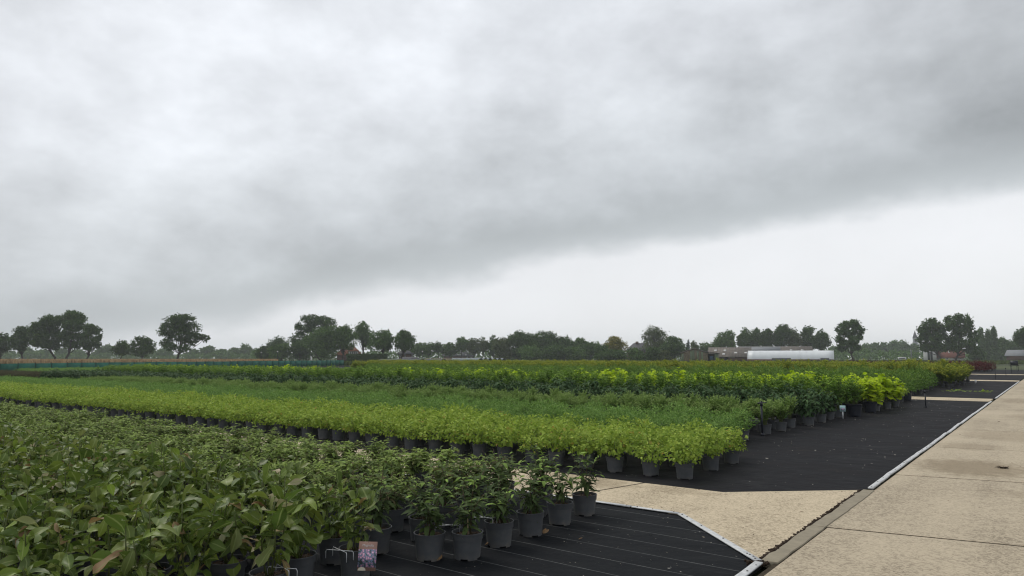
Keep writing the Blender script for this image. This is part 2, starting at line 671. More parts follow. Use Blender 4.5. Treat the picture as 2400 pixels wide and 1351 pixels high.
M = {}
M['concrete'] = concrete_mat('washed_concrete', (.415, .350, .250), (.150, .118, .078),
                             stain=[(-.95, 11.55, .75, .95, .6), (.2, 11.5, .7, .55, .55), (-1.2, 14.2, .5, .6, .3), (.1, 9.6, .9, .35, .2), (-.7, 16.5, .9, 1.2, .3), (.3, 22.0, 1.4, 1.6, .35),
                                    (-.9, 30.0, .8, 2.0, .3), (.4, 42.0, 1.5, 3.0, .3)])
M['concrete_pale'] = concrete_mat('washed_concrete_pale', (.50, .418, .29), (.19, .146, .09),
                                  stain=[(-4.6, 7.45, .8, .35, .35), (-3.4, 7.55, .5, .2, .25)])
M['joint'] = plain('joint_dirt', (.055, .045, .032), .9, .1, var=.4, scale=30)
M['kerb'] = plain('smooth_concrete', (.245, .212, .150), .7, .3, var=.16, scale=9, bump=.15)
M['metal'] = plain('galvanised_strip', (.52, .53, .53), .5, .5, .15, var=.22, scale=22)
M['screw'] = plain('dull_screw', (.07, .065, .06), .6, .4, .3)
M['fabric_lined'] = fabric_mat('ground_fabric_lined', .62)
M['fabric'] = fabric_mat('ground_fabric_worn', .10, (.0125, .0126, .0146))
M['ground'] = plain('field_earth', (.05, .065, .022), .9, .2, var=.5, scale=.05)
M['pot'] = plain('grey_plastic', (.080, .085, .092), .48, .42, var=.16, scale=14, obj_var=.35)
def pot_material():
    m, n, l, out = new_mat('scuffed_grey_plastic')
    b = principled(n, l, out, .5, .3)
    tc = n.new('ShaderNodeTexCoord')
    oi = n.new('ShaderNodeObjectInfo')
    add = n.new('ShaderNodeVectorMath')
    l.new(tc.outputs['Object'], add.inputs[0])
    cb = n.new('ShaderNodeCombineXYZ')
    for q in range(3):
        l.new(math_node(n, l, 'MULTIPLY', oi.outputs['Random'], 13.0 + 7 * q), cb.inputs[q])
    l.new(cb.outputs[0], add.inputs[1])
    nz = n.new('ShaderNodeTexNoise')
    nz.inputs['Scale'].default_value = 11
    nz.inputs['Detail'].default_value = 7
    nz.inputs['Roughness'].default_value = .7
    l.new(add.outputs[0], nz.inputs['Vector'])
    sp = n.new('ShaderNodeSeparateXYZ')
    l.new(tc.outputs['Object'], sp.inputs[0])
    splash = math_node(n, l, 'MULTIPLY', math_node(n, l, 'SUBTRACT', .06, sp.outputs[2], clamp=True), 7.0)       # mud splashed up from the ground
    f = math_node(n, l, 'MULTIPLY_ADD', splash, math_node(n, l, 'MULTIPLY', nz.outputs['Fac'], 1.2), math_node(n, l, 'MULTIPLY_ADD', oi.outputs['Random'], .16, math_node(n, l, 'MULTIPLY', nz.outputs['Fac'], .8)))
    l.new(ramp(n, l, f, [(.25, (.062, .066, .072)), (.5, (.082, .087, .094)), (.7, (.105, .106, .106)), (.9, (.14, .13, .115))]), b.inputs['Base Color'])
    l.new(ramp(n, l, nz.outputs['Fac'], [(.35, (.42, .42, .42)), (.7, (.65, .65, .65))]), b.inputs['Roughness'])
    return m


M['pot'] = pot_material()
M['pot_dark'] = plain('black_plastic', (.014, .017, .026), .45, .4, var=.2, scale=8)
M['soil'] = plain('potting_soil', (.030, .019, .012), .9, .2, var=.5, scale=60)
M['bark'] = leaf_mat('bark_chips', [(0, (.05, .025, .013)), (.5, (.10, .055, .03)), (.8, (.19, .12, .07)), (1, (.27, .21, .15))], trans=0, under=1)
M['stem_brown'] = plain('brown_stem', (.10, .07, .04), .7, .3, var=.3, scale=30)
M['stem_green'] = plain('green_stem', (.085, .105, .03), .6, .3, var=.3, scale=30)
M['wire'] = plain('white_wire', (.62, .64, .65), .4, .5, var=.08)
M['bamboo'] = plain('bamboo_cane', (.42, .33, .19), .6, .3, var=.2, scale=30)
M['leaf_magnolia'] = leaf_mat('magnolia_leaf', [
    (0, (.060, .096, .019)), (.2, (.088, .135, .024)), (.4, (.122, .172, .030)), (.58, (.165, .205, .038)), (.68, (.19, .27, .044)), (.74, (.090, .135, .026)),  # lightest greens also put the leaves' glossy highlights into the colour
    (.80, (.25, .265, .095)), (.85, (.10, .155, .027)), (.945, (.08, .13, .025)), (.965, (.40, .36, .22)), (.982, (.28, .16, .075)), (1, (.08, .13, .025))],
    rough=.45, spec=.2, trans=.26, under=1.6, spots=(16, .66, (.20, .135, .07)), plant_var=1.0, rib=(.27, .33, .11))
M['leaf_budd'] = leaf_mat('narrow_leaf', [
    (0, (.052, .082, .030)), (.3, (.085, .125, .040)), (.5, (.118, .165, .052)), (.68, (.115, .085, .045)), (.78, (.16, .225, .058)), (.9, (.09, .105, .04)), (1, (.11, .09, .042))],
    young=(.29, .44, .09), trans=.24, under=1.5, plant_var=.35)
M['leaf_budd_full'] = leaf_mat('narrow_leaf_fresh', [(0, (.080, .118, .036)), (.3, (.120, .175, .048)), (.55, (.16, .225, .060)), (.7, (.13, .105, .052)), (.8, (.19, .27, .066)), (1, (.11, .14, .044))],
    young=(.30, .41, .09), trans=.24, under=1.3, plant_var=.5)
M['leaf_gold'] = leaf_mat('yellow_green_leaf', [
    (0, (.17, .265, .040)), (.35, (.275, .385, .058)), (.6, (.37, .48, .078)), (.8, (.21, .32, .048)), (.965, (.34, .43, .07)), (.985, (.42, .28, .08)), (1, (.28, .38, .06))],
    young=(.43, .54, .11), trans=.3, under=1.2, plant_var=.35)
M['leaf_blue'] = leaf_mat('fresh_green_leaf', [(0, (.10, .195, .046)), (.5, (.16, .285, .064)), (.85, (.22, .355, .082)), (1, (.12, .22, .055))],
                          young=(.25, .37, .10), trans=.25, under=1.3, plant_var=.4)
M['leaf_olive'] = leaf_mat('olive_green_leaf', [(0, (.14, .235, .055)), (.5, (.20, .31, .075)), (.85, (.255, .365, .095)), (1, (.16, .255, .065))],
                           young=(.34, .44, .15), trans=.22, under=1.3, plant_var=.4)
M['leaf_dark'] = leaf_mat('dark_wrinkled_leaf', [(0, (.032, .066, .026)), (.5, (.050, .098, .036)), (.85, (.080, .142, .052)), (1, (.04, .08, .03))],
                          trans=.12, under=1.5, plant_var=.4)
M['leaf_green'] = leaf_mat('bright_green_leaf', [(0, (.080, .160, .026)), (.5, (.115, .220, .034)), (.85, (.16, .28, .042)), (1, (.09, .17, .03))],
                           young=(.26, .38, .05), trans=.25, under=1.4, plant_var=.4)
M['leaf_lime'] = leaf_mat('lime_leaf', [(0, (.33, .48, .018)), (.5, (.43, .575, .022)), (.85, (.50, .62, .03)), (1, (.36, .50, .02))],
                          trans=.35, under=1.1, plant_var=.3)
M['leaf_mid'] = leaf_mat('mid_green_leaf', [(0, (.072, .145, .028)), (.5, (.105, .195, .036)), (.85, (.145, .245, .045)), (1, (.08, .155, .03))],
                         young=(.20, .28, .055), trans=.22, under=1.4, plant_var=.4)
M['leaf_tips'] = leaf_mat('gold_tipped_leaf', [(0, (.10, .175, .028)), (.5, (.155, .235, .034)), (.8, (.22, .275, .038)), (1, (.12, .19, .03))],
                          young=(.43, .42, .05), trans=.28, under=1.3, plant_var=.4)
M['leaf_red'] = leaf_mat('wine_red_leaf', [(0, (0.053, 0.011, 0.012)), (.5, (0.083, 0.017, 0.017)), (.9, (0.120, 0.029, 0.024)), (1, (0.060, 0.013, 0.013))], trans=.2, under=1.2)
M['leaf_brown'] = leaf_mat('brown_green_leaf', [(0, (.050, .050, .024)), (.5, (.085, .080, .038)), (.9, (.115, .10, .05)), (1, (.07, .055, .03))], trans=.2, under=1.2)
M['trunk'] = plain('tree_bark', (.045, .037, .028), .9, .2, var=.4, scale=3)
M['tree_dark'] = leaf_mat('oak_foliage', [(0, (.030, .064, .015)), (.5, (.050, .098, .022)), (.9, (.080, .140, .031)), (1, (.036, .074, .018))], trans=.2, under=1.3, rough=.6, plant_var=.3)
M['tree_mid'] = leaf_mat('linden_foliage', [(0, (.046, .095, .021)), (.5, (.072, .138, .030)), (.9, (.106, .182, .041)), (1, (.054, .105, .024))], trans=.22, under=1.3, rough=.6, plant_var=.3)
M['tree_olive'] = leaf_mat('pale_foliage', [(0, (.055, .080, .028)), (.5, (.08, .11, .036)), (.9, (.11, .14, .05)), (1, (.06, .085, .03))], trans=.2, under=1.3, rough=.6, plant_var=.3)
M['tree_yellow'] = leaf_mat('yellowing_foliage', [(0, (.12, .125, .022)), (.5, (.18, .175, .03)), (.9, (.24, .21, .04)), (1, (.10, .12, .025))], trans=.2, under=1.2, rough=.6, plant_var=.2)
M['tree_blue'] = leaf_mat('blue_needles', [(0, (.05, .075, .07)), (.5, (.07, .10, .09)), (1, (.09, .12, .11))], trans=.05, under=1.1, rough=.6)

# ------------------------------------------------------------------ ground, fabric beds, concrete paths
PX_EDGE = -1.74                       # x of the seam between path and beds
Y_A, Y_B = 6.47, 7.77                 # the cross path between the first two beds
g = MB()
R_ = 1500.0
ng = 24
ang = np.arange(ng) * 2 * math.pi / ng
ring = lambda r: np.c_[r * np.cos(ang), r * np.sin(ang), np.full(ng, -.06)]
gv = np.concatenate([[[0, 0, -.06]], ring(60), ring(300), ring(R_)])
gf = []
for i in range(ng):
    j = (i + 1) % ng
    gf.append((0, 1 + i, 1 + j))
    for k in range(2):
        a = 1 + k * ng
        gf += [(a + i, a + ng + i, a + ng + j), (a + i, a + ng + j, a + j)]
g.add(gv, gf)
tag(g.obj('ground', M['ground'], attrs=False), kind='structure')


def sheet(name, poly, z, mat, thick=.02):
    b = MB()
    b.prism(poly, z - thick, z)
    return tag(b.obj(name, mat, attrs=False), kind='structure')


sheet('bed_fabric', [(-1.76, -8), (-1.76, 5.30), (-2.92, 6.45), (-75, 6.45), (-75, -8)], .004, M['fabric_lined'])
sheet('bed_fabric', [(-3.02, 7.79), (-1.78, 8.90), (-1.78, 28.95), (-80, 28.95), (-80, 7.79)], .004, M['fabric'])
sheet('bed_fabric', [(-1.78, 31.0), (-1.78, 54.0), (-95, 54.0), (-95, 31.0)], .004, M['fabric'])
sheet('bed_fabric', [(-1.78, 56.4), (-1.78, 74), (-110, 74), (-110, 56.4)], .004, M['fabric'])
sheet('bed_fabric', [(-1.78, 76.6), (-1.78, 104), (-122, 104), (-122, 76.6)], .004, M['fabric'])

path_root = bpy.data.objects.new('path', None)
COL.objects.link(path_root)
tag(path_root, kind='structure')
b = MB()
b.box((-1.70, -10, -.05), (3.2, 135, .0092))
b.obj('joint_bed', M['joint'], path_root, attrs=False)
rng = np.random.default_rng(3)
JOINT = lambda k, x: 6.74 + 3.52 * k + .20 * (x + 1.7)
for k in range(-4, 36):
    x0, x1 = (-1.662 if k < 0 else -1.688) + rng.uniform(-.004, .004), 3.1
    gap = .019
    poly = [(x0, JOINT(k, x0) + gap), (x1, JOINT(k, x1) + gap), (x1, JOINT(k + 1, x1) - gap), (x0, JOINT(k + 1, x0) - gap)]
    b = MB()
    b.prism(poly, -.03, .012 + rng.uniform(-.0008, .0008), .0025)
    b.obj('slab', M['concrete'], path_root, attrs=False)

cross_root = bpy.data.objects.new('cross_path', None)
COL.objects.link(cross_root)
tag(cross_root, kind='structure')
b = MB()
b.box((-75, Y_A - .012, -.05), (-3.05, Y_B + .012, .0092))
b.obj('joint_bed', M['joint'], cross_root, attrs=False)
gap = .016
pieces = [[(-1.815, 5.37), (-1.815, 8.84), (-3.0, 7.775), (-3.96 + gap, 7.765), (-4.27 + gap, 6.475), (-2.905, 6.475)]]
xa, xb = -3.96, -4.27
while xa > -74:
    w = 3.5
    pieces.append([(xb - gap, 6.475), (xa - gap, 7.765), (xa - w + gap, 7.765), (xb - w + gap, 6.475)])
    xa -= w
    xb -= w
for poly in pieces:
    b = MB()
    b.prism(poly, -.03, .012, .0025)
    b.obj('slab', M['concrete_pale'], cross_root, attrs=False)
for (ya, yb) in ((29.0, 30.95), (54.05, 56.35), (74.05, 76.55)):
    r_ = bpy.data.objects.new('cross_path', None)
    COL.objects.link(r_)
    tag(r_, kind='structure')
    x = -1.80
    while x > -40:
        b = MB()
        b.prism([(x, ya), (x, yb), (x - 3.49, yb), (x - 3.49, ya)], -.03, .010, .004)
        b.obj('slab', M['concrete_pale'], r_, attrs=False)
        x -= 3.5

# smooth concrete kerb strip along the seam, in two lengths
kr = MB()
for (y0, y1) in ((5.36, 6.70), (6.715, 8.86)):
    kr = MB()
    ys = np.linspace(y0, y1, 14)
    xl = -1.795 + rng.normal(0, .006, 14)
    xr = -1.672 + rng.normal(0, .003, 14)
    kr.prism(np.r_[np.c_[xr, ys], np.c_[xl, ys][::-1]], -.03, .020, .004)
    tag(kr.obj('kerb', M['kerb'], attrs=False), kind='structure')


def strip_bar(name, p0, p1, w, h, label, group, screws, zoff=.012):
    """a flat metal edging bar screwed down between two ground points"""
    p0, p1 = np.array(p0, float), np.array(p1, float)
    L = np.linalg.norm(p1 - p0)
    root = bpy.data.objects.new(name, None)
    COL.objects.link(root)
    root.location = (*((p0 + p1) / 2), zoff)
    root.rotation_euler = (0, 0, math.atan2(p1[1] - p0[1], p1[0] - p0[0]))
    n = max(4, int(L / .25))
    xs = np.linspace(-L / 2, L / 2, n)
    wob = rng.normal(0, .003, n)
    b = MB()
    prof = [(-w / 2, 0), (w / 2, 0), (w / 2, h), (w / 2 - .006, h + .003), (-w / 2 + .006, h + .003), (-w / 2, h)]
    v = np.array([[(x, y + wb, z + abs(wb) * .6) for (y, z) in prof] for x, wb in zip(xs, wob)]).reshape(-1, 3)
    q = []
    m_ = len(prof)
    for i in range(n - 1):
        for j in range(m_):
            k = (j + 1) % m_
            q.append((i * m_ + j, (i + 1) * m_ + j, (i + 1) * m_ + k, i * m_ + k)[::-1])
    q.append(tuple(range(m_))[::-1])
    q.append(tuple((n - 1) * m_ + i for i in range(m_)))
    b.quads(v, q)
    b.obj('bar', M['metal'], root, attrs=False)
    for sx in screws:
        s_ = MB()
        s_.lathe([(0.0001, h + .009), (.006, h + .008), (.010, h + .002)][::-1], 8)
        s_.obj('screw', M['screw'], root, attrs=False).location = (sx * L / 2, rng.uniform(-.008, .008), 0)
    return tag(root, label, 'edging strip', group)


GE = 'metal strips along the fabric edges'
strip_bar('edging_strip', (-1.80, 2.6), (-1.775, 5.28), .062, .007, 'grey metal strip along near fabric edge beside the path, cut by the frame', GE, (.93, .8, .2, -.4))
strip_bar('edging_strip', (-1.80, 5.33), (-2.905, 6.44), .060, .007, 'grey metal strip laid diagonally across the cut corner of near fabric', GE, (-.95, -.88, -.82, -.78, -.2, .35, .8, .93))
strip_bar('edging_strip', (-2.93, 6.452), (-3.42, 6.455), .055, .007, 'short grey metal strip next to the diagonal one, edging the near fabric', GE, (-.8, .1, .8))
for i in range(6):
    x0 = -3.44 - 2.0 * i
    strip_bar('edging_strip', (x0, 6.455), (x0 - 1.97, 6.453), .055, .007,
              ['grey metal strip running under the last narrow-leaved pot plant by the cross path', 'grey metal strip hidden along the cross path behind narrow-leaved plants'][i > 0], GE, (-.95, -.5, 0, .5, .95))
yy = 8.93
wds = ['first', 'second', 'third', 'fourth', 'fifth', 'sixth', 'seventh', 'eighth', 'ninth', 'tenth']
for i in range(8):
    L_ = 2.45
    dx = rng.normal(0, .006)
    strip_bar('edging_strip', (-1.735 + dx, yy), (-1.735 - dx, yy + L_), .052, .020,
              f'raised pale metal strip along the path, {wds[i]} length beyond the kerb', GE, np.linspace(-.95, .95, 7) if i < 3 else ())
    yy += L_ + .03
for i in range(9):
    strip_bar('edging_strip', (-1.735, 31.0 + 2.5 * i), (-1.735, 33.45 + 2.5 * i), .052, .020, 'pale metal strip beside the far stretch of path', GE, ())

# dirt and moss packed in the seam beside the kerb
mo = MB()
nn = 900
yy = rng.uniform(5.30, 8.8, nn)
dens = .5 + .5 * np.sin(yy * 9.1) * np.sin(yy * 4.3 + 1)
keep = rng.random(nn) < dens + .25
yy = yy[keep]
for y in yy:
    s_ = rng.uniform(.008, .026)
    c = np.array([-1.806 + rng.normal(0, .008), y, .006])
    d = unit(rng.normal(0, 1, 3))
    Mx = np.eye(4)
    q_ = Vector(d).to_track_quat('Z', 'Y').to_matrix()
    Mx[:3, :3] = np.array(q_) * s_
    Mx[:3, 3] = c
    mo.box((-.6, -.6, -.4), (.6, .6, .5), M=Mx, taper=.2)
for _ in range(60):
    c = np.array([-1.80 + rng.normal(0, .03), 5.30 + rng.normal(0, .035), .010])
    Mx = np.eye(4)
    Mx[:3, :3] = np.array(Vector(unit(rng.normal(0, 1, 3))).to_track_quat('Z', 'Y').to_matrix()) * rng.uniform(.008, .022)
    Mx[:3, 3] = c
    mo.box((-.6, -.6, -.4), (.6, .6, .5), M=Mx, taper=.2)
tag(mo.obj('dirt', M['soil'], attrs=False), 'dark moss and dirt packed in the seam beside the kerb', 'dirt', kind='stuff')

# ------------------------------------------------------------------ potted plants
POT_R, POT_H, SOIL_Z = .1185, .192, .164


def pot_body(segs=22):
    b = MB()
    notch = (lambda k, i: k == 0 and i % (segs // 4) in (0, 1)) if segs >= 16 else None
    b.lathe([(.096, 0), (.0968, .011), (.1085, .142)], segs, skip=notch)
    b.lathe([(.090, .013), (.0001, .013)], segs)
    return b


def pot_rim(segs=22):
    b = MB()
    b.lathe([(.1075, .1405), (.1150, .1425), (.1155, .146), (.1180, .186), (.1195, .188), (.1195, .192), (.1135, .1925), (.1105, .150)], segs)
    return b


def soil_disc(seed, chips=70):
    r = np.random.default_rng(seed)
    b = MB()
    segs = 14
    prof = []
    v = [(0, 0, SOIL_Z + .006)]
    for k, rr in enumerate((.05, .09, .1105)):
        for i in range(segs):
            a = i * 2 * math.pi / segs
            v.append((rr * math.cos(a), rr * math.sin(a), SOIL_Z + r.uniform(-.004, .006)))
    f = []
    for i in range(segs):
        j = (i + 1) % segs
        f.append((0, 1 + i, 1 + j))
        for k in range(2):
            a = 1 + k * segs
            f += [(a + i, a + segs + i, a + segs + j), (a + i, a + segs + j, a + j)]
    b.add(v, f, 0)
    if chips:
        a = r.uniform(0, 2 * math.pi, chips)
        rr = .104 * np.sqrt(r.uniform(0, 1, chips))
        base = np.c_[rr * np.cos(a), rr * np.sin(a), SOIL_Z + r.uniform(.002, .010, chips)]
        d = np.c_[r.normal(0, 1, (chips, 2)), r.normal(0, .25, chips)]
        nr = np.c_[r.normal(0, .4, (chips, 2)), np.ones(chips)]
        b.leaves(base, d, nr, r.uniform(.010, .026, chips), r.uniform(.006, .012, chips), fold=-.25, curl=0, mat=1, tint=r.random(chips))
    return b


POT_ME = pot_body().mesh('pot', M['pot'], 35, False)
RIM_ME = pot_rim().mesh('rim', M['pot'], 35, False)
SOIL_MES = [soil_disc(40 + i).mesh('soil', [M['soil'], M['bark']]) for i in range(4)]
POT_FAR = MB().lathe([(.094, 0), (.1085, .142), (.1155, .146), (.1190, .190), (.112, .191), (.110, .165), (.0001, .165)], 9)


# each builder returns (stems, foliage) in metres above the ground, pot included in the height
def curve(p0, p1, bend, n=5):
    t = np.linspace(0, 1, n)[:, None]
    return p0 + (p1 - p0) * t + bend * (4 * t * (1 - t))


def shoot_plant(seed, nshoot, height, spread, nleaf, L, W, up=.5, droop=.35, curl=.4, lean=.5, rows=((.45, 1.),), fold=.35,
                young_top=.25, young_p=.6, low=.25, sr=.003, Lvar=.25, whorl=2, tip_small=.6, rec=None):
    """shoots rising from the soil with leaves set along them"""
    r = np.random.default_rng(seed)
    st, fo = MB(), MB()
    for k in range(nshoot):
        a = k * 2.399 + r.uniform(-.4, .4)
        rad = spread * math.sqrt((k + .5) / nshoot) * r.uniform(.75, 1.15)
        h = height * r.uniform(.72, 1.06) * (1 - .22 * (rad / max(spread, 1e-6)) ** 2)
        p0 = np.array([.03 * math.cos(a), .03 * math.sin(a), SOIL_Z])
        p1 = np.array([rad * math.cos(a), rad * math.sin(a), h])
        pts = curve(p0, p1, np.array([-.25 * rad * math.cos(a), -.25 * rad * math.sin(a), lean * .12 * (h - SOIL_Z)]), 6)
        st.tube(pts, np.linspace(sr, sr * .5, 6), 4)
        n = max(3, int(nleaf * r.uniform(.8, 1.2)))
        t = np.sort(low + (1 - low) * r.random(n) ** .85)
        t[-1] = 1.0
        idx = t * 5
        i0 = np.minimum(idx.astype(int), 4)
        base = pts[i0] + (pts[i0 + 1] - pts[i0]) * (idx - i0)[:, None]
        az = np.arange(n) * (2.399 if whorl == 1 else math.pi / 2) + r.uniform(0, 6.28) + r.normal(0, .35, n) + (np.arange(n) % 2) * (math.pi if whorl == 2 else 0)
        upv = up * (.35 + 1.1 * t) - droop * (1 - t) + r.normal(0, .22, n)
        d = np.c_[np.cos(az), np.sin(az), upv]
        nr = np.c_[-np.cos(az) * upv * .9, -np.sin(az) * upv * .9, np.ones(n)] + r.normal(0, .3, (n, 3))
        ll = L * (1 + r.uniform(-Lvar, Lvar, n)) * (1 - (1 - tip_small) * np.clip((t - .75) / .25, 0, 1))
        yg = np.clip((t - (1 - young_top)) / max(young_top, 1e-3), 0, 1) * (r.random(n) < young_p) * r.uniform(.4, 1, n)
        if rec is not None:
            rec += list(zip(base, d, nr, ll, yg))
        fo.leaves(base, d, nr, ll, ll * (W / L) * r.uniform(.85, 1.15, n), fold + r.normal(0, .12, n), curl + r.normal(0, .18, n), rows, tint=r.random(n), young=yg)
    return st, fo


def mound_plant(seed, n, rx, z0, z1, L, W, rows=((.45, 1.),), up=.35, young_p=.35, jitter=.25, lump=.22, hang=.3):
    """a dense bushy head: leaves through the outer shell of a lumpy dome"""
    r = np.random.default_rng(seed)
    st, fo = MB(), MB()
    zc = z0 + (z1 - z0) * .42
    dirs = unit(r.normal(0, 1, (n, 3)) * np.array([1, 1, 1.0]))
    ph = r.uniform(0, 6.28, 6)
    lum = 1 + lump * (np.sin(3 * dirs[:, 0] * 2.1 + ph[0]) * np.sin(3 * dirs[:, 1] * 2 + ph[1]) + .6 * np.sin(7 * dirs[:, 2] + 5 * dirs[:, 0] + ph[2]))
    rad = lum * (1 - jitter * r.random(n) ** 1.6)
    hz = np.where(dirs[:, 2] > 0, z1 - zc, zc - z0)
    pos = np.c_[dirs[:, 0] * rx * rad, dirs[:, 1] * rx * rad, zc + dirs[:, 2] * hz * rad]
    d = dirs * np.array([1, 1, .5]) + r.normal(0, .55, (n, 3)) + np.array([0, 0, up])
    d[:, 2] -= hang * (dirs[:, 2] < 0)
    nr = dirs * .7 + np.array([0, 0, .8]) + r.normal(0, .45, (n, 3))
    yg = (r.random(n) < young_p) * np.clip(dirs[:, 2] + .2, 0, 1) * r.uniform(.3, 1, n)
    ll = L * r.uniform(.7, 1.25, n)
    fo.leaves(pos, d, nr, ll, ll * W / L, .3 + r.normal(0, .15, n), .35 + r.normal(0, .2, n), rows, tint=r.random(n), young=yg)
    for k in range(7):
        a = k * 2.4 + r.uniform(-.3, .3)
        st.tube(curve(np.array([.02 * math.cos(a), .02 * math.sin(a), SOIL_Z]), np.array([.6 * rx * math.cos(a), .6 * rx * math.sin(a), zc + .1 * (z1 - z0)]), np.array([0, 0, .01]), 4),
                np.linspace(.004, .002, 4), 4)
    return st, fo


OV = ((.25, .72), (.5, 1.), (.78, .62))
NV = 4
KINDS = {
    'gold': dict(mat='leaf_gold', build=lambda s: mound_plant(s, 360, .205, .19, .485, .058, .040, up=.0, lump=.26, jitter=.4, hang=.1)),
    'blue': dict(mat='leaf_blue', build=lambda s: mound_plant(s, 620, .225, .185, .525, .044, .024, up=.25, lump=.30, young_p=.35, jitter=.3)),
    'olive': dict(mat='leaf_olive', build=lambda s: shoot_plant(s, 34, .64, .25, 44, .046, .024, up=.7, droop=.1, curl=.2, young_top=.3, young_p=.7)),
    'dark': dict(mat='leaf_dark', build=lambda s: shoot_plant(s, 9, .78, .24, 13, .19, .066, up=.28, droop=.5, curl=.95, rows=((.3, .9), (.65, .85)), fold=.25, young_p=0, sr=.005)),
    'green': dict(mat='leaf_green', build=lambda s: shoot_plant(s, 10, 1.06, .22, 24, .135, .06, up=.75, droop=.2, curl=.5, rows=((.35, .95), (.7, .75)), young_top=.35, young_p=.6, sr=.005)),
    'lime': dict(mat='leaf_lime', build=lambda s: shoot_plant(s, 9, .95, .30, 13, .21, .17, up=.10, droop=.25, curl=.35, rows=((.3, 1.), (.65, .85)), fold=.12, young_p=0, sr=.006)),
    'mid': dict(mat='leaf_mid', build=lambda s: mound_plant(s, 420, .32, .20, .92, .10, .045, up=.45, lump=.24, young_p=.3)),
    'tips': dict(mat='leaf_tips', build=lambda s: shoot_plant(s, 26, 1.20, .54, 34, .16, .065, up=.75, droop=.3, curl=.5, young_top=.35, young_p=.85, sr=.006)),
    'red': dict(mat='leaf_red', build=lambda s: mound_plant(s, 300, .42, .20, .98, .13, .07, up=.45, lump=.24, young_p=0)),
    'brown': dict(mat='leaf_brown', build=lambda s: shoot_plant(s, 18, .58, .235, 20, .05, .024, up=.6, droop=.1, curl=.2, young_p=0)),
    'budd': dict(mat='leaf_budd', stem='stem_brown', build=lambda s: shoot_plant(s, 9, .57, .23, 18, .122, .036, up=.40, droop=.25, curl=.7, rows=((.3, .9), (.65, .7)), fold=.25, young_top=.25, young_p=.5, sr=.0032, low=.16)),
    'budd_full': dict(mat='leaf_budd_full', stem='stem_brown', build=lambda s: shoot_plant(s, 14, .485, .24, 21, .100, .033, up=.35, droop=.25, curl=.7, rows=((.3, .9), (.65, .7)), fold=.2, young_top=.55, young_p=.75, sr=.0028, low=.2)),
}
for kk, K in KINDS.items():
    K['st'], K['fo'], K['merged'] = [], [], []
    for i in range(NV + (3 if kk == 'budd' else 0)):
        st, fo = K['build'](100 + i * 17)
        K['st'].append(st.mesh('stem', M[K.get('stem', 'stem_green')], None, False))
        K['fo'].append(fo.mesh('foliage', M[K['mat']]))
        if i < NV:
            mb = MB().merge(POT_FAR, 1)
            mb.merge(st, 2).merge(fo, 0)
            K['merged'].append(mb.mesh('potted_plant', [M[K['mat']], M['pot'], M[K.get('stem', 'stem_green')]]))


NARROW = []
for i in range(6):
    b = MB()
    b.leaves([[0, 0, 0]], [[0, 1, 0]], [[0, 0, 1]], 1.0, .30, fold=[.15, .35, .25, .45, .1, .3][i], curl=[.5, .8, 1.1, .3, .9, .65][i], rows=((.12, .45), (.32, .95), (.6, .85), (.82, .42)))
    b.y[0] = np.full(b.n, [0, 0, 0, 0, .55, .95][i])
    NARROW.append(b.mesh('leaf', M['leaf_budd'], 60))


def leafy_edge_plant(name, seed, loc, rz, sc, label, cat, group):
    """a narrow-leaved shrub close by: every leaf a piece of its own"""
    rec = []
    st, _ = shoot_plant(seed, 8, .57, .22, 14, .122, .036, up=.40, droop=.25, curl=.7, young_top=.25, young_p=.5, sr=.0036, low=.16, rec=rec)
    r = np.random.default_rng(seed)
    root = link(name, None, None, loc, rz)
    p = link('pot', POT_ME, root)
    link('rim', RIM_ME, p)
    link('soil', SOIL_MES[seed % 4], root)
    st.obj('stem', M['stem_brown'], root, attrs=False).scale = (sc,) * 3
    for base, d, nr, ll, yg in rec:
        d = d / np.linalg.norm(d)
        x = np.cross(d, nr)
        x /= np.linalg.norm(x)
        z = np.cross(x, d)
        Mx = np.eye(4)
        Mx[:3, :3] = np.c_[x * r.uniform(.85, 1.2), d, z] * ll
        Mx[:3, 3] = base
        lo = link('leaf', NARROW[(5 if yg > .6 else 4) if yg > .15 else int(r.integers(0, 4))], root)
        lo.matrix_local = Matrix.Scale(sc, 4) @ Matrix(Mx.tolist())
    return tag(root, label, cat, group)


def potted(name, kind, var, loc, rz, sc, label, cat, group, rim=True, pot_mat=None):
    """a plant with its parts: pot (> rim, soil), stem, foliage"""
    K = KINDS[kind]
    root = link(name, None, None, loc, rz)
    root.rotation_euler = (.03 * math.sin(loc[0] * 37), .03 * math.cos(loc[1] * 53), rz)
    p = link('pot', POT_ME, root)
    link('rim', RIM_ME, p)
    link('soil', SOIL_MES[var % 4], root)
    s3 = (sc, sc, sc)
    link('stem', K['st'][var % len(K['st'])], root, scale=s3)
    link('foliage', K['fo'][var % len(K['fo'])], root, scale=(sc, sc, sc * (1 + .1 * math.sin(loc[0] * 91))))
    return tag(root, label, cat, group)


ORD = ('first second third fourth fifth sixth seventh eighth ninth tenth eleventh twelfth thirteenth fourteenth fifteenth sixteenth '
       'seventeenth eighteenth nineteenth twentieth').split()

NUM = 'one two three four five six seven eight nine ten eleven twelve thirteen fourteen fifteen sixteen'.split()
TENS = {20: 'twenty', 30: 'thirty', 40: 'forty', 50: 'fifty'}


def ordinal(c):
    if c < 20:
        return ORD[c]
    t_, u_ = divmod(c + 1, 10)
    return f'{TENS[t_ * 10]}-{ORD[u_ - 1]}' if u_ else {2: 'twentieth', 3: 'thirtieth', 4: 'fortieth', 5: 'fiftieth', 6: 'sixtieth'}[t_]


# fence line, used to end the rows
FA, FB = on(0, 852, 1.0)[:2], on(815, 844.5, 1.0)[:2]


def fence_x(y):
    t = (y - FA[1]) / (FB[1] - FA[1])
    return FA[0] + (FB[0] - FA[0]) * np.clip(t, -.3, 1.2)


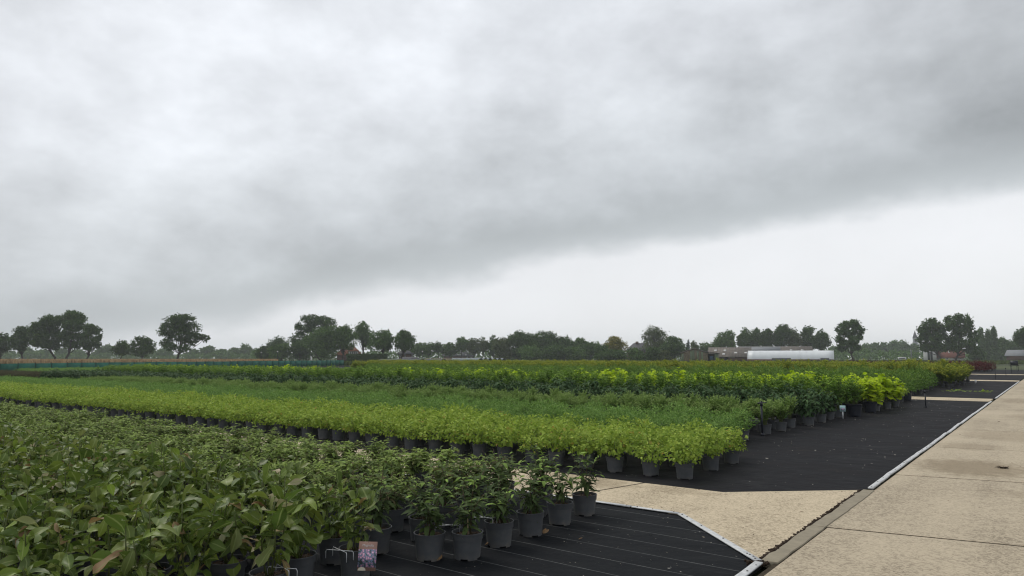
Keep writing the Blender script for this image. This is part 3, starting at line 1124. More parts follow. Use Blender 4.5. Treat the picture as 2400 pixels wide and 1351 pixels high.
def in_frame(P, ztop=.5, m=30):
    px, py, dep = project(np.c_[P, np.full(len(P), ztop)])
    return (dep > .3) & (px > -m) & (px < IW + m) & (py < IH + 140)


def grid(x0, xmin, ys, dx, jit, r, stagger=.5):
    out = []
    for k, y in enumerate(ys):
        x = x0 - (stagger * dx if k % 2 else 0)
        i = 0
        lim = max(xmin, float(fence_x(y)) + 1.5)
        while x > lim:
            out.append((x + r.normal(0, jit), y + r.normal(0, jit), k, i))
            x -= dx
            i += 1
    return np.array(out)


def instancer(name, kind, pts, rots, scls, sources, label):
    """the rest of a bed, too many to count: one object that repeats the bed's own plants"""
    me = bpy.data.meshes.new(name)
    me.from_pydata([tuple(p) for p in pts], [], [])
    for nm, tp, dat in (('rot', 'FLOAT', rots), ('scl', 'FLOAT', scls), ('var', 'INT', np.arange(len(pts)) * 7 % len(sources))):
        a = me.attributes.new(nm, tp, 'POINT')
        a.data.foreach_set('value', np.asarray(dat, np.int32 if tp == 'INT' else np.float32))
    o = link(name, me)
    tree = bpy.data.node_groups.new(name, 'GeometryNodeTree')
    tree.interface.new_socket('Geometry', in_out='INPUT', socket_type='NodeSocketGeometry')
    tree.interface.new_socket('Geometry', in_out='OUTPUT', socket_type='NodeSocketGeometry')
    n, l = tree.nodes, tree.links
    gi, go = n.new('NodeGroupInput'), n.new('NodeGroupOutput')
    join = n.new('GeometryNodeJoinGeometry')

    def attr(nm, tp):
        a = n.new('GeometryNodeInputNamedAttribute')
        a.data_type = tp
        a.inputs['Name'].default_value = nm
        return a.outputs[0]
    ar, as_, av = attr('rot', 'FLOAT'), attr('scl', 'FLOAT'), attr('var', 'INT')
    cx = n.new('ShaderNodeCombineXYZ')
    l.new(ar, cx.inputs[2])
    for i, s_ in enumerate(sources):
        oi = n.new('GeometryNodeObjectInfo')
        oi.transform_space = 'ORIGINAL'
        oi.inputs['Object'].default_value = s_
        cmp_ = n.new('FunctionNodeCompare')
        cmp_.data_type = 'INT'
        cmp_.operation = 'EQUAL'
        l.new(av, cmp_.inputs[2])
        cmp_.inputs[3].default_value = i
        io = n.new('GeometryNodeInstanceOnPoints')
        l.new(gi.outputs[0], io.inputs['Points'])
        l.new(cmp_.outputs[0], io.inputs['Selection'])
        l.new(oi.outputs['Geometry'], io.inputs['Instance'])
        l.new(cx.outputs[0], io.inputs['Rotation'])
        l.new(as_, io.inputs['Scale'])
        l.new(io.outputs[0], join.inputs[0])
    l.new(join.outputs[0], go.inputs[0])
    md = o.modifiers.new('plants', 'NODES')
    md.node_group = tree
    return tag(o, label, 'shrub', kind='stuff')


def plant_bed(name, kind, P, hue, bed, seed, parts=None, limit=300, sc=(.92, 1.08), stuff_name=None, ends=True, group=None, near_rows=0):
    """P: rows of x, y, row, place-from-path. The LIMIT plants that show largest are things, the rest one mass"""
    r = np.random.default_rng(seed)
    K = KINDS[kind]
    P = P[(r.random(len(P)) > .012) | (P[:, 3] < 1)]
    vis = in_frame(P[:, :2])
    dep = P[:, :2] @ FWD[:2]
    order = [i for i in np.argsort(dep) if vis[i]]
    ind = set(order[:limit])
    rest = [i for i in range(len(P)) if i not in ind]
    gname = group or f'{hue} plants in the {bed}'
    src = []
    for i in sorted(ind, key=lambda q: (P[q, 2], P[q, 3])):
        x, y, row, c = P[i]
        row, c = int(row), int(c)
        rz, s_, var = r.uniform(0, 6.28), r.uniform(*sc), int(r.integers(0, NV))
        if c == 0 and ends:
            lab = f'{hue} plant, row {NUM[row]}, at the path end of the {bed}'
        elif c < 60 and row < near_rows:
            lab = f'{hue} plant, row {NUM[row]}, {ordinal(c)} from the path, {bed}'
        else:
            lab = f'{hue} plant in the packed rows of the {bed}'
        if parts and parts(row, c):
            potted(name, kind, var, (x, y, .005), rz, s_, lab, 'shrub', gname)
        else:
            o = link(name, K['merged'][var], None, (x, y, .005), rz, (s_, s_, s_ * r.uniform(.86, 1.12)))
            tag(o, lab, 'shrub', gname)
            if len(src) < NV and all(q.data != o.data for q in src):
                src.append(o)
    if rest and src:
        instancer(stuff_name or 'shrubbery', kind, [(P[i, 0], P[i, 1], .005) for i in rest], r.uniform(0, 6.28, len(rest)), r.uniform(*sc, len(rest)), src,
                  f'{hue} plants filling the far rows of the {bed}')


rng = np.random.default_rng(11)
# --- the yellow-green bed beyond the cross path
P = grid(-3.72, -70, 8.36 + .425 * np.arange(6), .47, .03, rng, .45)
plant_bed('potted_golden_shrub', 'gold', P, 'yellow-green bushy', 'first bed past cross path', 1, parts=lambda r, c: (r == 0 and c < 46) or c < 2, limit=300, sc=(.86, 1.1), near_rows=6)
# --- fresh green, olive and dark beds behind it
P = grid(-4.48, -70, 11.15 + .42 * np.arange(6), .45, .035, rng)
plant_bed('potted_green_shrub', 'blue', P, 'fresh green fine-leaved', 'second bed', 2, parts=lambda r, c: c < 1, sc=(.88, 1.1), near_rows=6)
P = grid(-4.52, -36, 14.02 + .42 * np.arange(5), .43, .03, rng)
plant_bed('potted_olive_shrub', 'olive', P, 'olive-green twiggy', 'third bed', 3, parts=lambda r, c: c < 1, near_rows=5)
P = grid(-4.40, -48, 16.5 + .47 * np.arange(5), .46, .03, rng)
plant_bed('potted_wrinkled_leaf_shrub', 'dark', P, 'dark wrinkled-leaved drooping', 'fourth bed', 4, parts=lambda r, c: c < 1, sc=(.9, 1.12), near_rows=5)
P = grid(-48.3, -80, 15.9 + .45 * np.arange(9), .46, .03, rng)
plant_bed('potted_brown_shrub', 'brown', P, 'brownish-green low', 'far bed by the netting fence', 5, ends=False, limit=150)
# --- bright green and lime rows
P = grid(-4.35, -47, 19.1 + .5 * np.arange(6), .48, .04, rng)
plant_bed('potted_upright_shrub', 'green', P, 'bright green upright', 'fifth bed', 6, parts=lambda r, c: c < 1, sc=(.85, 1.08), limit=250, near_rows=6)
P = grid(-4.0, -52, 22.0 + .6 * np.arange(5), .58, .06, rng)
wave = np.sin(P[:, 0] * .55 + 1.0) + .8 * np.sin(P[:, 0] * 1.37 + .6) + .35 * np.sin(P[:, 0] * 3.1)
lime = (wave > np.where(P[:, 0] > -7, -1.8, np.where(P[:, 0] > -20, -.95, np.where(P[:, 0] > -26, .5, .35))))
plant_bed('potted_lime_shrub', 'lime', P[lime], 'lime-yellow large-leaved', 'lime rows', 7, parts=lambda r, c: c < 1, sc=(.94, 1.12), near_rows=5)
plant_bed('potted_upright_shrub', 'green', P[~lime], 'bright green upright', 'gaps between lime shrubs', 8, ends=False, sc=(.88, 1.02), limit=60)
P = grid(-4.15, -20, 25.2 + .5 * np.arange(6), .47, .04, rng)
plant_bed('potted_yellowish_shrub', 'gold', P, 'small yellowish', 'short bed behind lime rows', 9, sc=(1.0, 1.2), limit=60)
P = grid(-4.6, -84, 31.4 + .62 * np.arange(12), .6, .06, rng)
pxs, _, _ = project(np.c_[P[:, :2], np.full(len(P), .8)])
low = pxs < 860
P2 = grid(-52.5, -80, 22.0 + .5 * np.arange(16), .5, .06, rng)
plant_bed('potted_leafy_shrub', 'mid', P[~low], 'mid-green leafy', 'sixth bed', 10, sc=(.85, 1.1), near_rows=3)
plant_bed('potted_young_shrub', 'blue', np.r_[P2, P[low]], 'low young green', 'bed beside the netting fence', 13, sc=(.9, 1.15), ends=False, limit=40)
P = grid(-4.1, -95, 40.6 + .8 * np.arange(13), .75, .08, rng)
pxs, _, _ = project(np.c_[P[:, :2], np.full(len(P), .8)])
gold = pxs + 60 * np.sin(P[:, 0]) > 880
plant_bed('potted_gold_tipped_shrub', 'tips', P[gold], 'gold-tipped feathery', 'tall bed towards the barns', 12, sc=(.85, 1.1), limit=260, near_rows=2)
P = grid(-8.0, -110, 58 + 1.0 * np.arange(14), .95, .1, rng)
pxs, _, _ = project(np.c_[P[:, :2], np.full(len(P), .8)])
plant_bed('potted_feathery_shrub', 'tips', P[pxs > 900], 'yellowing feathery', 'last tall bed before the barns', 14, limit=60, sc=(.80, .98), ends=False)
P = grid(-5.6, -21, 86 + 1.1 * np.arange(12), 1.0, .1, rng)
plant_bed('potted_red_shrub', 'red', P, 'wine-red', 'far bed near the white farmhouse', 15, limit=150, sc=(.85, 1.05), ends=False)

# --- narrow-leaved plants on the near fabric, in front of the cross path
edge = [(-3.79, 3.94), (-3.58, 4.13), (-3.61, 4.55), (-3.61, 4.98), (-3.63, 5.46), (-3.65, 5.92)]
edge_lab = ['narrow-leaved shrub in grey pot with one pale green shoot, nearest corner of its bed',
            'narrow-leaved shrub in grey pot with a thin cane in the soil, second along the edge',
            'narrow-leaved shrub in grey pot with bare soil showing, third along the bed edge',
            'narrow-leaved shrub in grey pot beside a dry curled leaf, fourth along the edge',
            'narrow-leaved shrub in grey pot leaning back, last but one before the cross path',
            'narrow-leaved shrub in grey pot with a dark drooping branch, closest to cross path']
GB = 'narrow-leaved shrubs on the near fabric'
for i, ((x, y), lb) in enumerate(zip(edge, edge_lab)):
    leafy_edge_plant('potted_narrow_leaf_shrub', 700 + 13 * i, (x, y, .005), [2.2, .6, 4.0, 1.2, 5.1, 3.2][i], [1.0, .94, .97, .98, .98, 1.02][i], lb, 'shrub', GB)
P = []
for k, y in enumerate((3.92, 4.32, 4.75, 5.18, 5.62, 6.02)):
    x = -4.23 if k == 0 else -4.02 - (.2 if k % 2 else 0)
    i = 0
    while x > -48:
        P.append((x + rng.normal(0, .03), y + rng.normal(0, .03), k, i))
        x -= .43
        i += 1
P = np.array(P)
hole = (np.abs(P[:, 0] + 5.0) < .17) & (P[:, 1] > 4.9) & (P[:, 1] < 5.4)
P = P[~hole]
vis = in_frame(P[:, :2])
dep = P[:, :2] @ FWD[:2]
order = [i for i in np.argsort(dep) if vis[i]][:290]
src = []
for n_, i in enumerate(order):
    x, y, k, c = P[i]
    rz, s_, var = rng.uniform(0, 6.28), rng.uniform(.9, 1.08), int(rng.integers(0, NV))
    k, c = int(k), int(c)
    if k == 0 and c < 6:
        lb = f'narrow-leaved shrub in the row next to the magnolias, {ORD[c + 1]} from the bed edge'
    elif c == 0:
        lb = f'narrow-leaved shrub one place in from the edge, row {["one", "two", "three", "four", "five", "six"][k]} of the bed'
    else:
        lb = f'narrow-leaved shrub, row {NUM[k]} from the magnolias, {ordinal(c)} in from the edge' if c < 30 else 'narrow-leaved shrub at the distant end of the bed beside the magnolias'
    if c == 0:
        leafy_edge_plant('potted_narrow_leaf_shrub', 900 + 7 * n_, (x, y, .005), rz, s_, lb, 'shrub', GB)
    elif n_ < 60:
        potted('potted_narrow_leaf_shrub', 'budd' if c < 2 else 'budd_full', int(rng.integers(0, 4)), (x, y, .005), rz, s_, lb, 'shrub', GB)
    else:
        o = link('potted_narrow_leaf_shrub', KINDS['budd_full']['merged'][var], None, (x, y, .005), rz, s_)
        tag(o, lb, 'shrub', GB)
        if len(src) < NV and all(q.data != o.data for q in src):
            src.append(o)
rest = [i for i in range(len(P)) if i not in set(order)]
instancer('shrubbery', 'budd', [(P[i, 0], P[i, 1], .005) for i in rest], rng.uniform(0, 6.28, len(rest)), rng.uniform(.9, 1.08, len(rest)), src,
          'narrow-leaved shrubs filling the far end of the near fabric')

# --- magnolias in the near left corner: big leaves, each one its own piece on the plants close by
LEAF_LIB = []
lr = np.random.default_rng(5)
for i in range(10):
    b = MB()
    wd = [.50, .55, .46, .58, .48, .52, .44, .56, .50, .47][i]
    b.leaves([[0, 0, 0]], [[0, 1, 0]], [[0, 0, 1]], 1.0, wd, fold=[.3, .6, .45, .2, .75, .35, .9, .5, .15, .4][i],
             curl=[.3, .8, 1.15, -.2, .6, 1.35, .45, .1, .7, 1.0][i],
             rows=((.05, .06), (.16, .32), (.36, .72), (.58, 1.), (.77, .92), (.91, .52)))
    v = b.v[0]
    ty = v[:, 1]
    v[:, 2] += .06 * np.sin(ty * 9 + i) * np.sign(v[:, 0]) + .02 * np.sin(ty * 17 + 2 * i)       # wavy blade
    v[:, 0] += [.05, -.08, .1, -.04, .0, .12, -.1, .06, -.12, .03][i] * ty ** 2
    yc = np.ones(len(v))
    yc[0] = yc[-1] = 0
    yc[2:-1:3] = 0
    b.y[0] = yc                      # distance from the midrib
    LEAF_LIB.append(b)
LEAF_ME = [b.mesh('leaf', M['leaf_magnolia'], 60) for b in LEAF_LIB]


def magnolia(seed, sc=1.0):
    """stems (MB) and a list of (leaf shape, matrix, tint)"""
    r = np.random.default_rng(seed)
    st = MB()
    out = []
    ns = int(r.integers(3, 6))
    for k in range(ns):
        a = k * 6.283 / ns + r.uniform(-.5, .5)
        rad = r.uniform(.03, .15)
        h = r.uniform(.48, .70) if k else r.uniform(.60, .72)
        p0 = np.array([.012 * math.cos(a), .012 * math.sin(a), SOIL_Z])
        p1 = np.array([rad * math.cos(a), rad * math.sin(a), h])
        pts = curve(p0, p1, np.array([.03 * math.cos(a + 1), .03 * math.sin(a + 1), .0]), 7)
        st.tube(pts, np.linspace(.0065, .003, 7), 6)
        n = int(r.integers(11, 16))
        for j in range(n):
            t = .22 + .78 * (j + r.uniform(0, .6)) / n if j < n - 1 else 1.0
            t = min(t, 1.0)
            q = t * 6
            i0 = min(int(q), 5)
            base = pts[i0] + (pts[i0 + 1] - pts[i0]) * (q - i0)
            az = j * 2.399 + a + r.normal(0, .3)
            el = r.uniform(-.1, 1.05) if t < .9 else r.uniform(.3, 1.35)
            if r.random() < .25:
                el = -r.uniform(.2, 1.0)
            d = np.array([math.cos(az) * math.cos(el), math.sin(az) * math.cos(el), math.sin(el)])
            up = np.array([-math.cos(az) * math.sin(el), -math.sin(az) * math.sin(el), math.cos(el)]) + r.normal(0, .5, 3)
            x = np.cross(d, up)
            x /= np.linalg.norm(x)
            z = np.cross(x, d)
            s_ = sc * r.uniform(.085, .20) * (1.0 if t < .9 else .85)
            pet = .014
            st.tube(np.array([base, base + d * pet * 1.2]), .0016, 4, cap=False)
            Mx = np.eye(4)
            Mx[:3, :3] = np.c_[x * r.uniform(.72, 1.22), d, z] * s_
            Mx[:3, 3] = base + d * pet
            out.append((int(r.integers(0, len(LEAF_LIB))), Mx, r.random()))
    return st, out


P = []
for k in range(8):
    y = 3.40 - .39 * k
    x = -3.90 - (.18 if k % 2 else 0)
    i = 0
    while x > -22:
        P.append((x + rng.normal(0, .025), y + rng.normal(0, .025), k, i))
        x -= .385
        i += 1
P = np.array(P)
P[0, :2] = (-3.90, 3.33)
px, py, dep = project(np.c_[P[:, :2], np.full(len(P), .62)])
ok = (dep > 1.0) & (px > -180) & (px < 1100) & (py < 1500)
order = [i for i in np.argsort(dep) if ok[i]]
MAG = [magnolia(300 + i) for i in range(10)]
MAG_ST = [st.mesh('stem', M['stem_green'], None, False) for st, _ in MAG]
MAG_FO, MAG_ALL = [], []
for st, lv in MAG:
    b = MB()
    for li, Mx, t in lv:
        n0 = b.n
        b.merge(LEAF_LIB[li], 0, Mx)
        b.t[-1] = np.full(b.n - n0, t)
    MAG_FO.append(b.mesh('foliage', M['leaf_magnolia'], 60))
GM = 'magnolias in the near corner'
on_px = np.clip(px, 0, 1100)
for n_, i in enumerate(order):
    x, y, k, c = P[i]
    k, c = int(k), int(c)
    var = int(rng.integers(0, 10))
    rz, s_ = rng.uniform(0, 6.28), rng.uniform(.82, 1.02)
    if k == 0 and c == 0:
        lb, var = 'magnolia with a flower picture card hanging on its pot', 3
    elif k == 0 and c < 12:
        lb = f'large-leaved magnolia in the row beside the narrow-leaved shrubs, {ORD[c]} from its edge'
    elif k == 1 and c < 10:
        lb = f'large-leaved magnolia one row in front of the carded one, {ORD[c]} from its edge'
    else:
        lb = f'large-leaved magnolia of the corner bed, {ORD[k]} row from the narrow-leaved shrubs, {ordinal(c)} from edge'
    root = link('potted_magnolia', None, None, (x, y, .005), rz)
    tag(root, lb, 'magnolia', GM)
    p = link('pot', POT_ME, root)
    link('rim', RIM_ME, p)
    link('soil', SOIL_MES[var % 4], root)
    link('stem', MAG_ST[var], root, scale=s_)
    if n_ < 34 and -100 < px[i] < 950:
        for li, Mx, t in MAG[var][1]:
            lo = link('leaf', LEAF_ME[li], root)
            lo.matrix_local = Matrix.Scale(s_, 4) @ Matrix(Mx.tolist())
    else:
        link('foliage', MAG_FO[var], root, scale=s_)

# ------------------------------------------------------------------ small things among the pots
def wire_clip(p, rz, label):
    """crossed white wires that hook two neighbouring pots together"""
    root = link('pot_clip', None, None, p, rz)
    for k, (a, s_) in enumerate(((.32, 1), (-.32, -1))):
        b = MB()
        dx, dy = math.cos(a) * .10, math.sin(a) * .10
        z = .222 + .004 * k
        b.tube([(-dx, -dy, .165), (-dx, -dy, z - .012), (-dx * .94, -dy * .94, z), (dx * .94, dy * .94, z), (dx, dy, z - .012), (dx, dy, .165)], .0021, 5)
        b.obj('wire', M['wire'], root, attrs=False)
    return tag(root, label, 'pot clip', 'white wire clips between pots')


c = on(796, 1291, .22)
wire_clip((c[0], c[1], 0), .1, 'white crossed wire clip hooked on the pot with the flower card')
c = on(662, 1332, .22)
wire_clip((c[0], c[1], 0), .1, 'white crossed wire clip between two magnolia pots at the lower frame edge')
c = on(1135, 1208, .24)
wire_clip((c[0], c[1], 0), .2, 'white crossed wire clip behind the third narrow-leaved shrub of the edge')
c = on(1050, 1232, .22)
wire_clip((c[0], c[1], 0), .6, 'white crossed wire clip between the two nearest narrow-leaved shrubs')


def card_material(name):
    """flat print: pink blossoms on a blurred blue-grey ground"""
    m, n, l, out = new_mat(name)
    b = principled(n, l, out, .35, .5)
    tc = n.new('ShaderNodeTexCoord')
    vo = n.new('ShaderNodeTexVoronoi')
    vo.inputs['Scale'].default_value = 62
    l.new(tc.outputs['Object'], vo.inputs['Vector'])
    nz = n.new('ShaderNodeTexNoise')
    nz.inputs['Scale'].default_value = 45
    nz.inputs['Detail'].default_value = 5
    l.new(tc.outputs['Object'], nz.inputs['Vector'])
    f = math_node(n, l, 'MULTIPLY_ADD', nz.outputs['Fac'], .55, vo.outputs['Distance'])
    l.new(ramp(n, l, f, [(.34, (.92, .70, .80)), (.55, (.80, .45, .62)), (.68, (.50, .26, .40)), (.78, (.16, .18, .24)), (.90, (.30, .42, .62)), (.97, (.08, .10, .10))]), b.inputs['Base Color'])
    return m


M['card_brown'] = plain('card_brown', (.36, .215, .17), .4, .4, var=.1)
M['card_photo'] = card_material('card_photo')
M['card_cream'] = plain('card_cream', (.62, .56, .45), .4, .4, var=.05)
M['card_white'] = plain('card_white', (.80, .78, .75), .4, .4, var=.03)
M['card_aqua'] = plain('card_aqua', (.45, .66, .66), .4, .4, var=.3, scale=40)
pc = on(861, 1303, .19)
card = link('plant_label', None, None, tuple(at(861, 1304, 4.84)), YAW + .12)
card.rotation_euler = (RAD(-7), RAD(3), YAW + .12)
cw, ch = .060, .092
b = MB()
b.box((-cw, -.0012, -ch), (cw, .0012, ch))
b.obj('card', M['card_brown'], card, attrs=False)
b = MB()
b.box((-cw, -.0024, -ch + .022), (cw, -.0013, ch - .048))
b.obj('photo_print', M['card_photo'], card, attrs=False)
b = MB()
a_ = np.linspace(0, math.pi, 10)
v = np.r_[[(-.028 - .001, -.0026, -ch + .001)], np.c_[-.031 + .026 * np.cos(a_), np.full(10, -.0026), -ch + .002 + .022 * np.sin(a_)]]
b.add(v, [(0, i, i + 1) for i in range(1, 10)])
b.add(v[:, :] * np.array([1, 1, 1]) + np.array([0, .001, 0]), [(0, i + 1, i) for i in range(1, 10)])
b.obj('logo_oval', M['card_cream'], card, attrs=False)
tx = bpy.data.curves.new('lettering', 'FONT')
tx.body = 'Magnolia'
tx.size = .021
tx.align_x = 'CENTER'
tx.extrude = .0003
tx.materials.append(M['card_white'])
_t = bpy.data.objects.new('lettering_curve', tx)
COL.objects.link(_t)
bpy.context.view_layer.update()
to = bpy.data.objects.new('lettering', bpy.data.meshes.new_from_object(_t.evaluated_get(bpy.context.evaluated_depsgraph_get())))
bpy.data.objects.remove(_t, do_unlink=True)
COL.objects.link(to)
to.parent = card
to.location = (.0, -.0022, ch - .030)
to.rotation_euler = (math.pi / 2, 0, 0)
b = MB()
b.tube([(0, .0, ch - .006), (0, .004, ch + .018), (.004, .02, ch + .035)], .002, 5)
b.obj('tie', M['screw'], card, attrs=False)
tag(card, 'brown plant card with a photo of pink blossoms, hanging at a magnolia pot', 'plant label')


def cane(p, h, lean, label):
    b = MB()
    b.tube([(0, 0, .15), (lean, lean * .3, h)], .0032, 5)
    o = b.obj('cane', M['bamboo'], attrs=False)
    o.location = p
    return tag(o, label, 'cane')


cane((-3.54, 4.09, .005), .30, -.002, 'thin pale cane stuck in the second edge pot')


def tag_on_stick(px_, py_, base_py, w, h, label, mat, lean=0.0, stick=True):
    p = on(px_, base_py, 0)
    d = float(p[:2] @ FWD[:2])
    k = d / FPX
    root = link('bed_tag', None, None, (p[0], p[1], 0), YAW + lean)
    zt = CAM_H + (HORIZON - py_) * k
    b = MB()
    b.box((-w * k / 2, -.004, zt - h * k / 2), (w * k / 2, .004, zt + h * k / 2))
    b.obj('plate', mat, root, attrs=False)
    b = MB()
    b.box((-w * k * .3, -.0065, zt - h * k * .30), (w * k * .35, -.0042, zt + h * k * .05))
    b.obj('print', M['card_photo'] if mat is M['card_aqua'] else M['card_white'], root, attrs=False)
    if stick:
        b = MB()
        b.box((-.012, -.003, 0), (.012, .003, zt - h * k / 2))
        b.obj('stake', M['wire'], root, attrs=False)
    return tag(root, label, 'plant label')


tag_on_stick(1976, 956, 982, 13, 14, 'white and pale blue tag on a stake in front of the dark pots', M['card_aqua'])
tag_on_stick(2132, 921, 938, 10, 9, 'white paper tag above the dark pot before the second cross path', M['card_white'], .5)
tag_on_stick(2116, 931, 940, 9, 8, 'crumpled white tag on the side of a dark pot at the bed end', M['card_white'], -.6)
tag_on_stick(2287, 893, 899, 5, 6, 'tiny white tag at the end of the gold-tipped bed', M['card_white'], .2)

# larger dark tubs at the end of the lime rows
for i, (px_, py_, s_) in enumerate(((2122, 940, 1.9), (2003, 977, 1.6), (2040, 967, 1.5))):
    p = on(px_, py_)
    K = KINDS[['mid', 'green', 'lime'][i]]
    root = link('potted_tub_shrub', None, None, (p[0], p[1], .005))
    b = pot_body(16)
    b.merge(pot_rim(16))
    me = b.mesh('pot', M['pot_dark'], 35, False)
    link('pot', me, root, scale=s_)
    link('soil', SOIL_MES[i], root, scale=s_)
    link('stem', K['st'][i], root, scale=.95, loc=(0, 0, .08))
    link('foliage', K['fo'][i], root, scale=.95, loc=(0, 0, .08))
    tag(root, ['leafy shrub in a big black tub before the second cross path', 'green shrub in a wide blue-black tub behind the tag on a stake', 'lime shrub in a wide blue-black tub at the row end'][i], 'shrub')


def sprinkler(px_, base_py, top_py, label, base_z=0.0):
    p = on(px_, base_py, base_z)
    d = float(p[:2] @ FWD[:2])
    h = CAM_H + (HORIZON - top_py) * d / FPX
    root = link('sprinkler', None, None, (p[0], p[1], 0), YAW)
    b = MB()
    b.tube([(0, 0, 0), (0, 0, h - .09)], .019, 8)
    b.obj('riser', M['pot_dark'], root, attrs=False)
    b = MB()
    b.tube([(0, 0, h - .10), (0, 0, h - .02)], .028, 8)
    b.tube([(-.02, 0, h - .045), (.09, .0, h - .035), (.10, 0, h - .02)], .010, 6)
    b.tube([(-.075, 0, h - .05), (0, 0, h - .04)], .014, 6)
    b.tube([(0, 0, h - .02), (0, 0, h)], .012, 6)
    b.obj('nozzle', M['pot_dark'], root, attrs=False)
    b = MB()
    b.tube([(0, 0, .0), (0, 0, .05)], .034, 8)
    b.obj('foot', M['pot_dark'], root, attrs=False)
    return tag(root, label, 'sprinkler', 'irrigation sprinklers on dark risers')


sprinkler(1787, 1022, 938, 'black sprinkler riser standing between the second and third bed by the path')
sprinkler(2170, 956, 913, 'black sprinkler post standing on open fabric near the second cross path')
sprinkler(877, 945, 908, 'black sprinkler head poking out of the fresh green rows')
sprinkler(428, 928, 899, 'small black sprinkler head farthest down the green rows')
sprinkler(2334, 890, 864, 'thin sprinkler post on the far fabric beside the gold-tipped bed')
sprinkler(2358, 882, 862, 'thin sprinkler post next along the path past the far cross path')
sprinkler(2371, 876, 858, 'thin sprinkler post third along beyond the far cross path')
sprinkler(2384, 873, 857, 'thin sprinkler post close to the dark trolley')

# litter on the fabric and path: single dry leaves, and the uncountable chips
M['dry'] = leaf_mat('dry_leaf', [(0, (.20, .12, .06)), (.5, (.30, .20, .11)), (1, (.14, .08, .04))], trans=.1, under=1.1)
M['chip'] = leaf_mat('pale_chips', [(0, (.32, .31, .27)), (.5, (.50, .48, .43)), (.8, (.24, .21, .16)), (1, (.02, .018, .015))], trans=0, under=1)
dl = [(1275, 1251, 'curled tan dry leaf lying beside the fourth narrow-leaved pot'), (1025, 1313, 'brown dry leaf at the foot of the nearest narrow-leaved pot'),
      (1143, 1279, 'small brown dry leaf between the second and third edge pots'), (1362, 1266, 'tiny tan leaf on the open fabric')]
for i, (px_, py_, lb) in enumerate(dl):
    p = on(px_, py_, .01)
    b = MB()
    r = np.random.default_rng(i)
    b.leaves([[0, -.025, 0]], [[0, 1, .1]], [[.1, 0, 1]], .06 if i < 3 else .035, .038 if i < 3 else .02, .7, -.7, rows=((.2, .6), (.45, 1), (.75, .75)), tint=r.random())
    b.leaves([[.01, -.02, .004]], [[.4, 1, .25]], [[.5, 0, 1]], .05 if i < 3 else .03, .03 if i < 3 else .015, .5, -.5, rows=((.2, .6), (.45, 1), (.75, .75)), tint=r.random())
    o = b.obj('dry_leaf', M['dry'])
    o.location = (p[0], p[1], .012)
    o.rotation_euler = (0, 0, r.uniform(0, 6))
    tag(o, lb, 'leaf', 'dry leaves on the near fabric')


def litter(name, n, xr, yr, z, size, label, seed, mat='chip', ok=None):
    r = np.random.default_rng(seed)
    x, y = r.uniform(*xr, n), r.uniform(*yr, n)
    if ok is not None:
        k = ok(x, y)
        x, y = x[k], y[k]
    n = len(x)
    b = MB()
    L = size * r.lognormal(0, .5, n)
    d = np.c_[r.normal(0, 1, (n, 2)), r.uniform(-.05, .25, n)]
    b.leaves(np.c_[x, y, np.full(n, z + .002)], d, np.c_[r.normal(0, .3, (n, 2)), np.ones(n)], L, L * r.uniform(.15, .7, n), -.3, 0, tint=r.random(n))
    o = b.obj(name, M[mat])
    return tag(o, label, 'litter', kind='stuff')


inside_a = lambda x, y: (y < 6.4) & (x < -1.84) & (x - y > -99) & (y - 6.4 < -(x + 2.9) * 1.0) & (x > -4.2)
inside_b = lambda x, y: (x < -1.85) & (y > 7.9) & (x > -4.8) & (y > 7.85 + np.maximum(0, (x + 3.0)) * .95)
litter('litter', 170, (-3.6, -1.85), (2.6, 6.4), .005, .012, 'pale wood chips and grit strewn on the near fabric', 1, ok=inside_a)
litter('litter', 520, (-4.6, -1.85), (7.9, 28.5), .005, .020, 'pale chips and leaf scraps strewn on the second fabric', 2, ok=inside_b)
litter('litter', 170, (-3.9, -1.86), (5.6, 8.7), .013, .016, 'dark crumbs on the pale cross path', 3, 'bark', ok=lambda x, y: (y > 6.5 - np.maximum(0, x + 2.9)) & (y < 7.74 + np.maximum(0, x + 3.0) * .9))
litter('litter', 260, (-1.6, 1.2), (5.5, 40), .015, .020, 'dark crumbs and bits scattered on the main path', 4, 'bark')
litter('litter', 160, (-4.0, -2.2), (36.6, 38.4), .005, .09, 'line of leaf scraps across the far fabric', 6, 'leaf_gold')
tg = MB()
r = np.random.default_rng(8)
for i in range(46):
    a = r.uniform(0, 6.28)
    p0 = np.array([r.normal(0, .05), r.normal(0, .03), .004])
    tg.tube([p0, p0 + np.array([math.cos(a) * .07, math.sin(a) * .05, r.uniform(.005, .03)]), p0 + np.array([math.cos(a) * .14, math.sin(a) * .09, r.uniform(0, .05)])], [.004, .003, .001], 4)
o = tg.obj('twig_clump', M['soil'], attrs=False)
p = on(2352, 1101)
o.location = (p[0], p[1], .014)
o.scale = (.45, .4, .7)
tag(o, 'dark clump of twigs lying on the stained path slab', 'twigs')

# ------------------------------------------------------------------ background: fields, fence, trees, buildings
K_ = lambda d: d / FPX


def zpx(py_, d):
    return float(at(IW / 2, py_, d)[2])


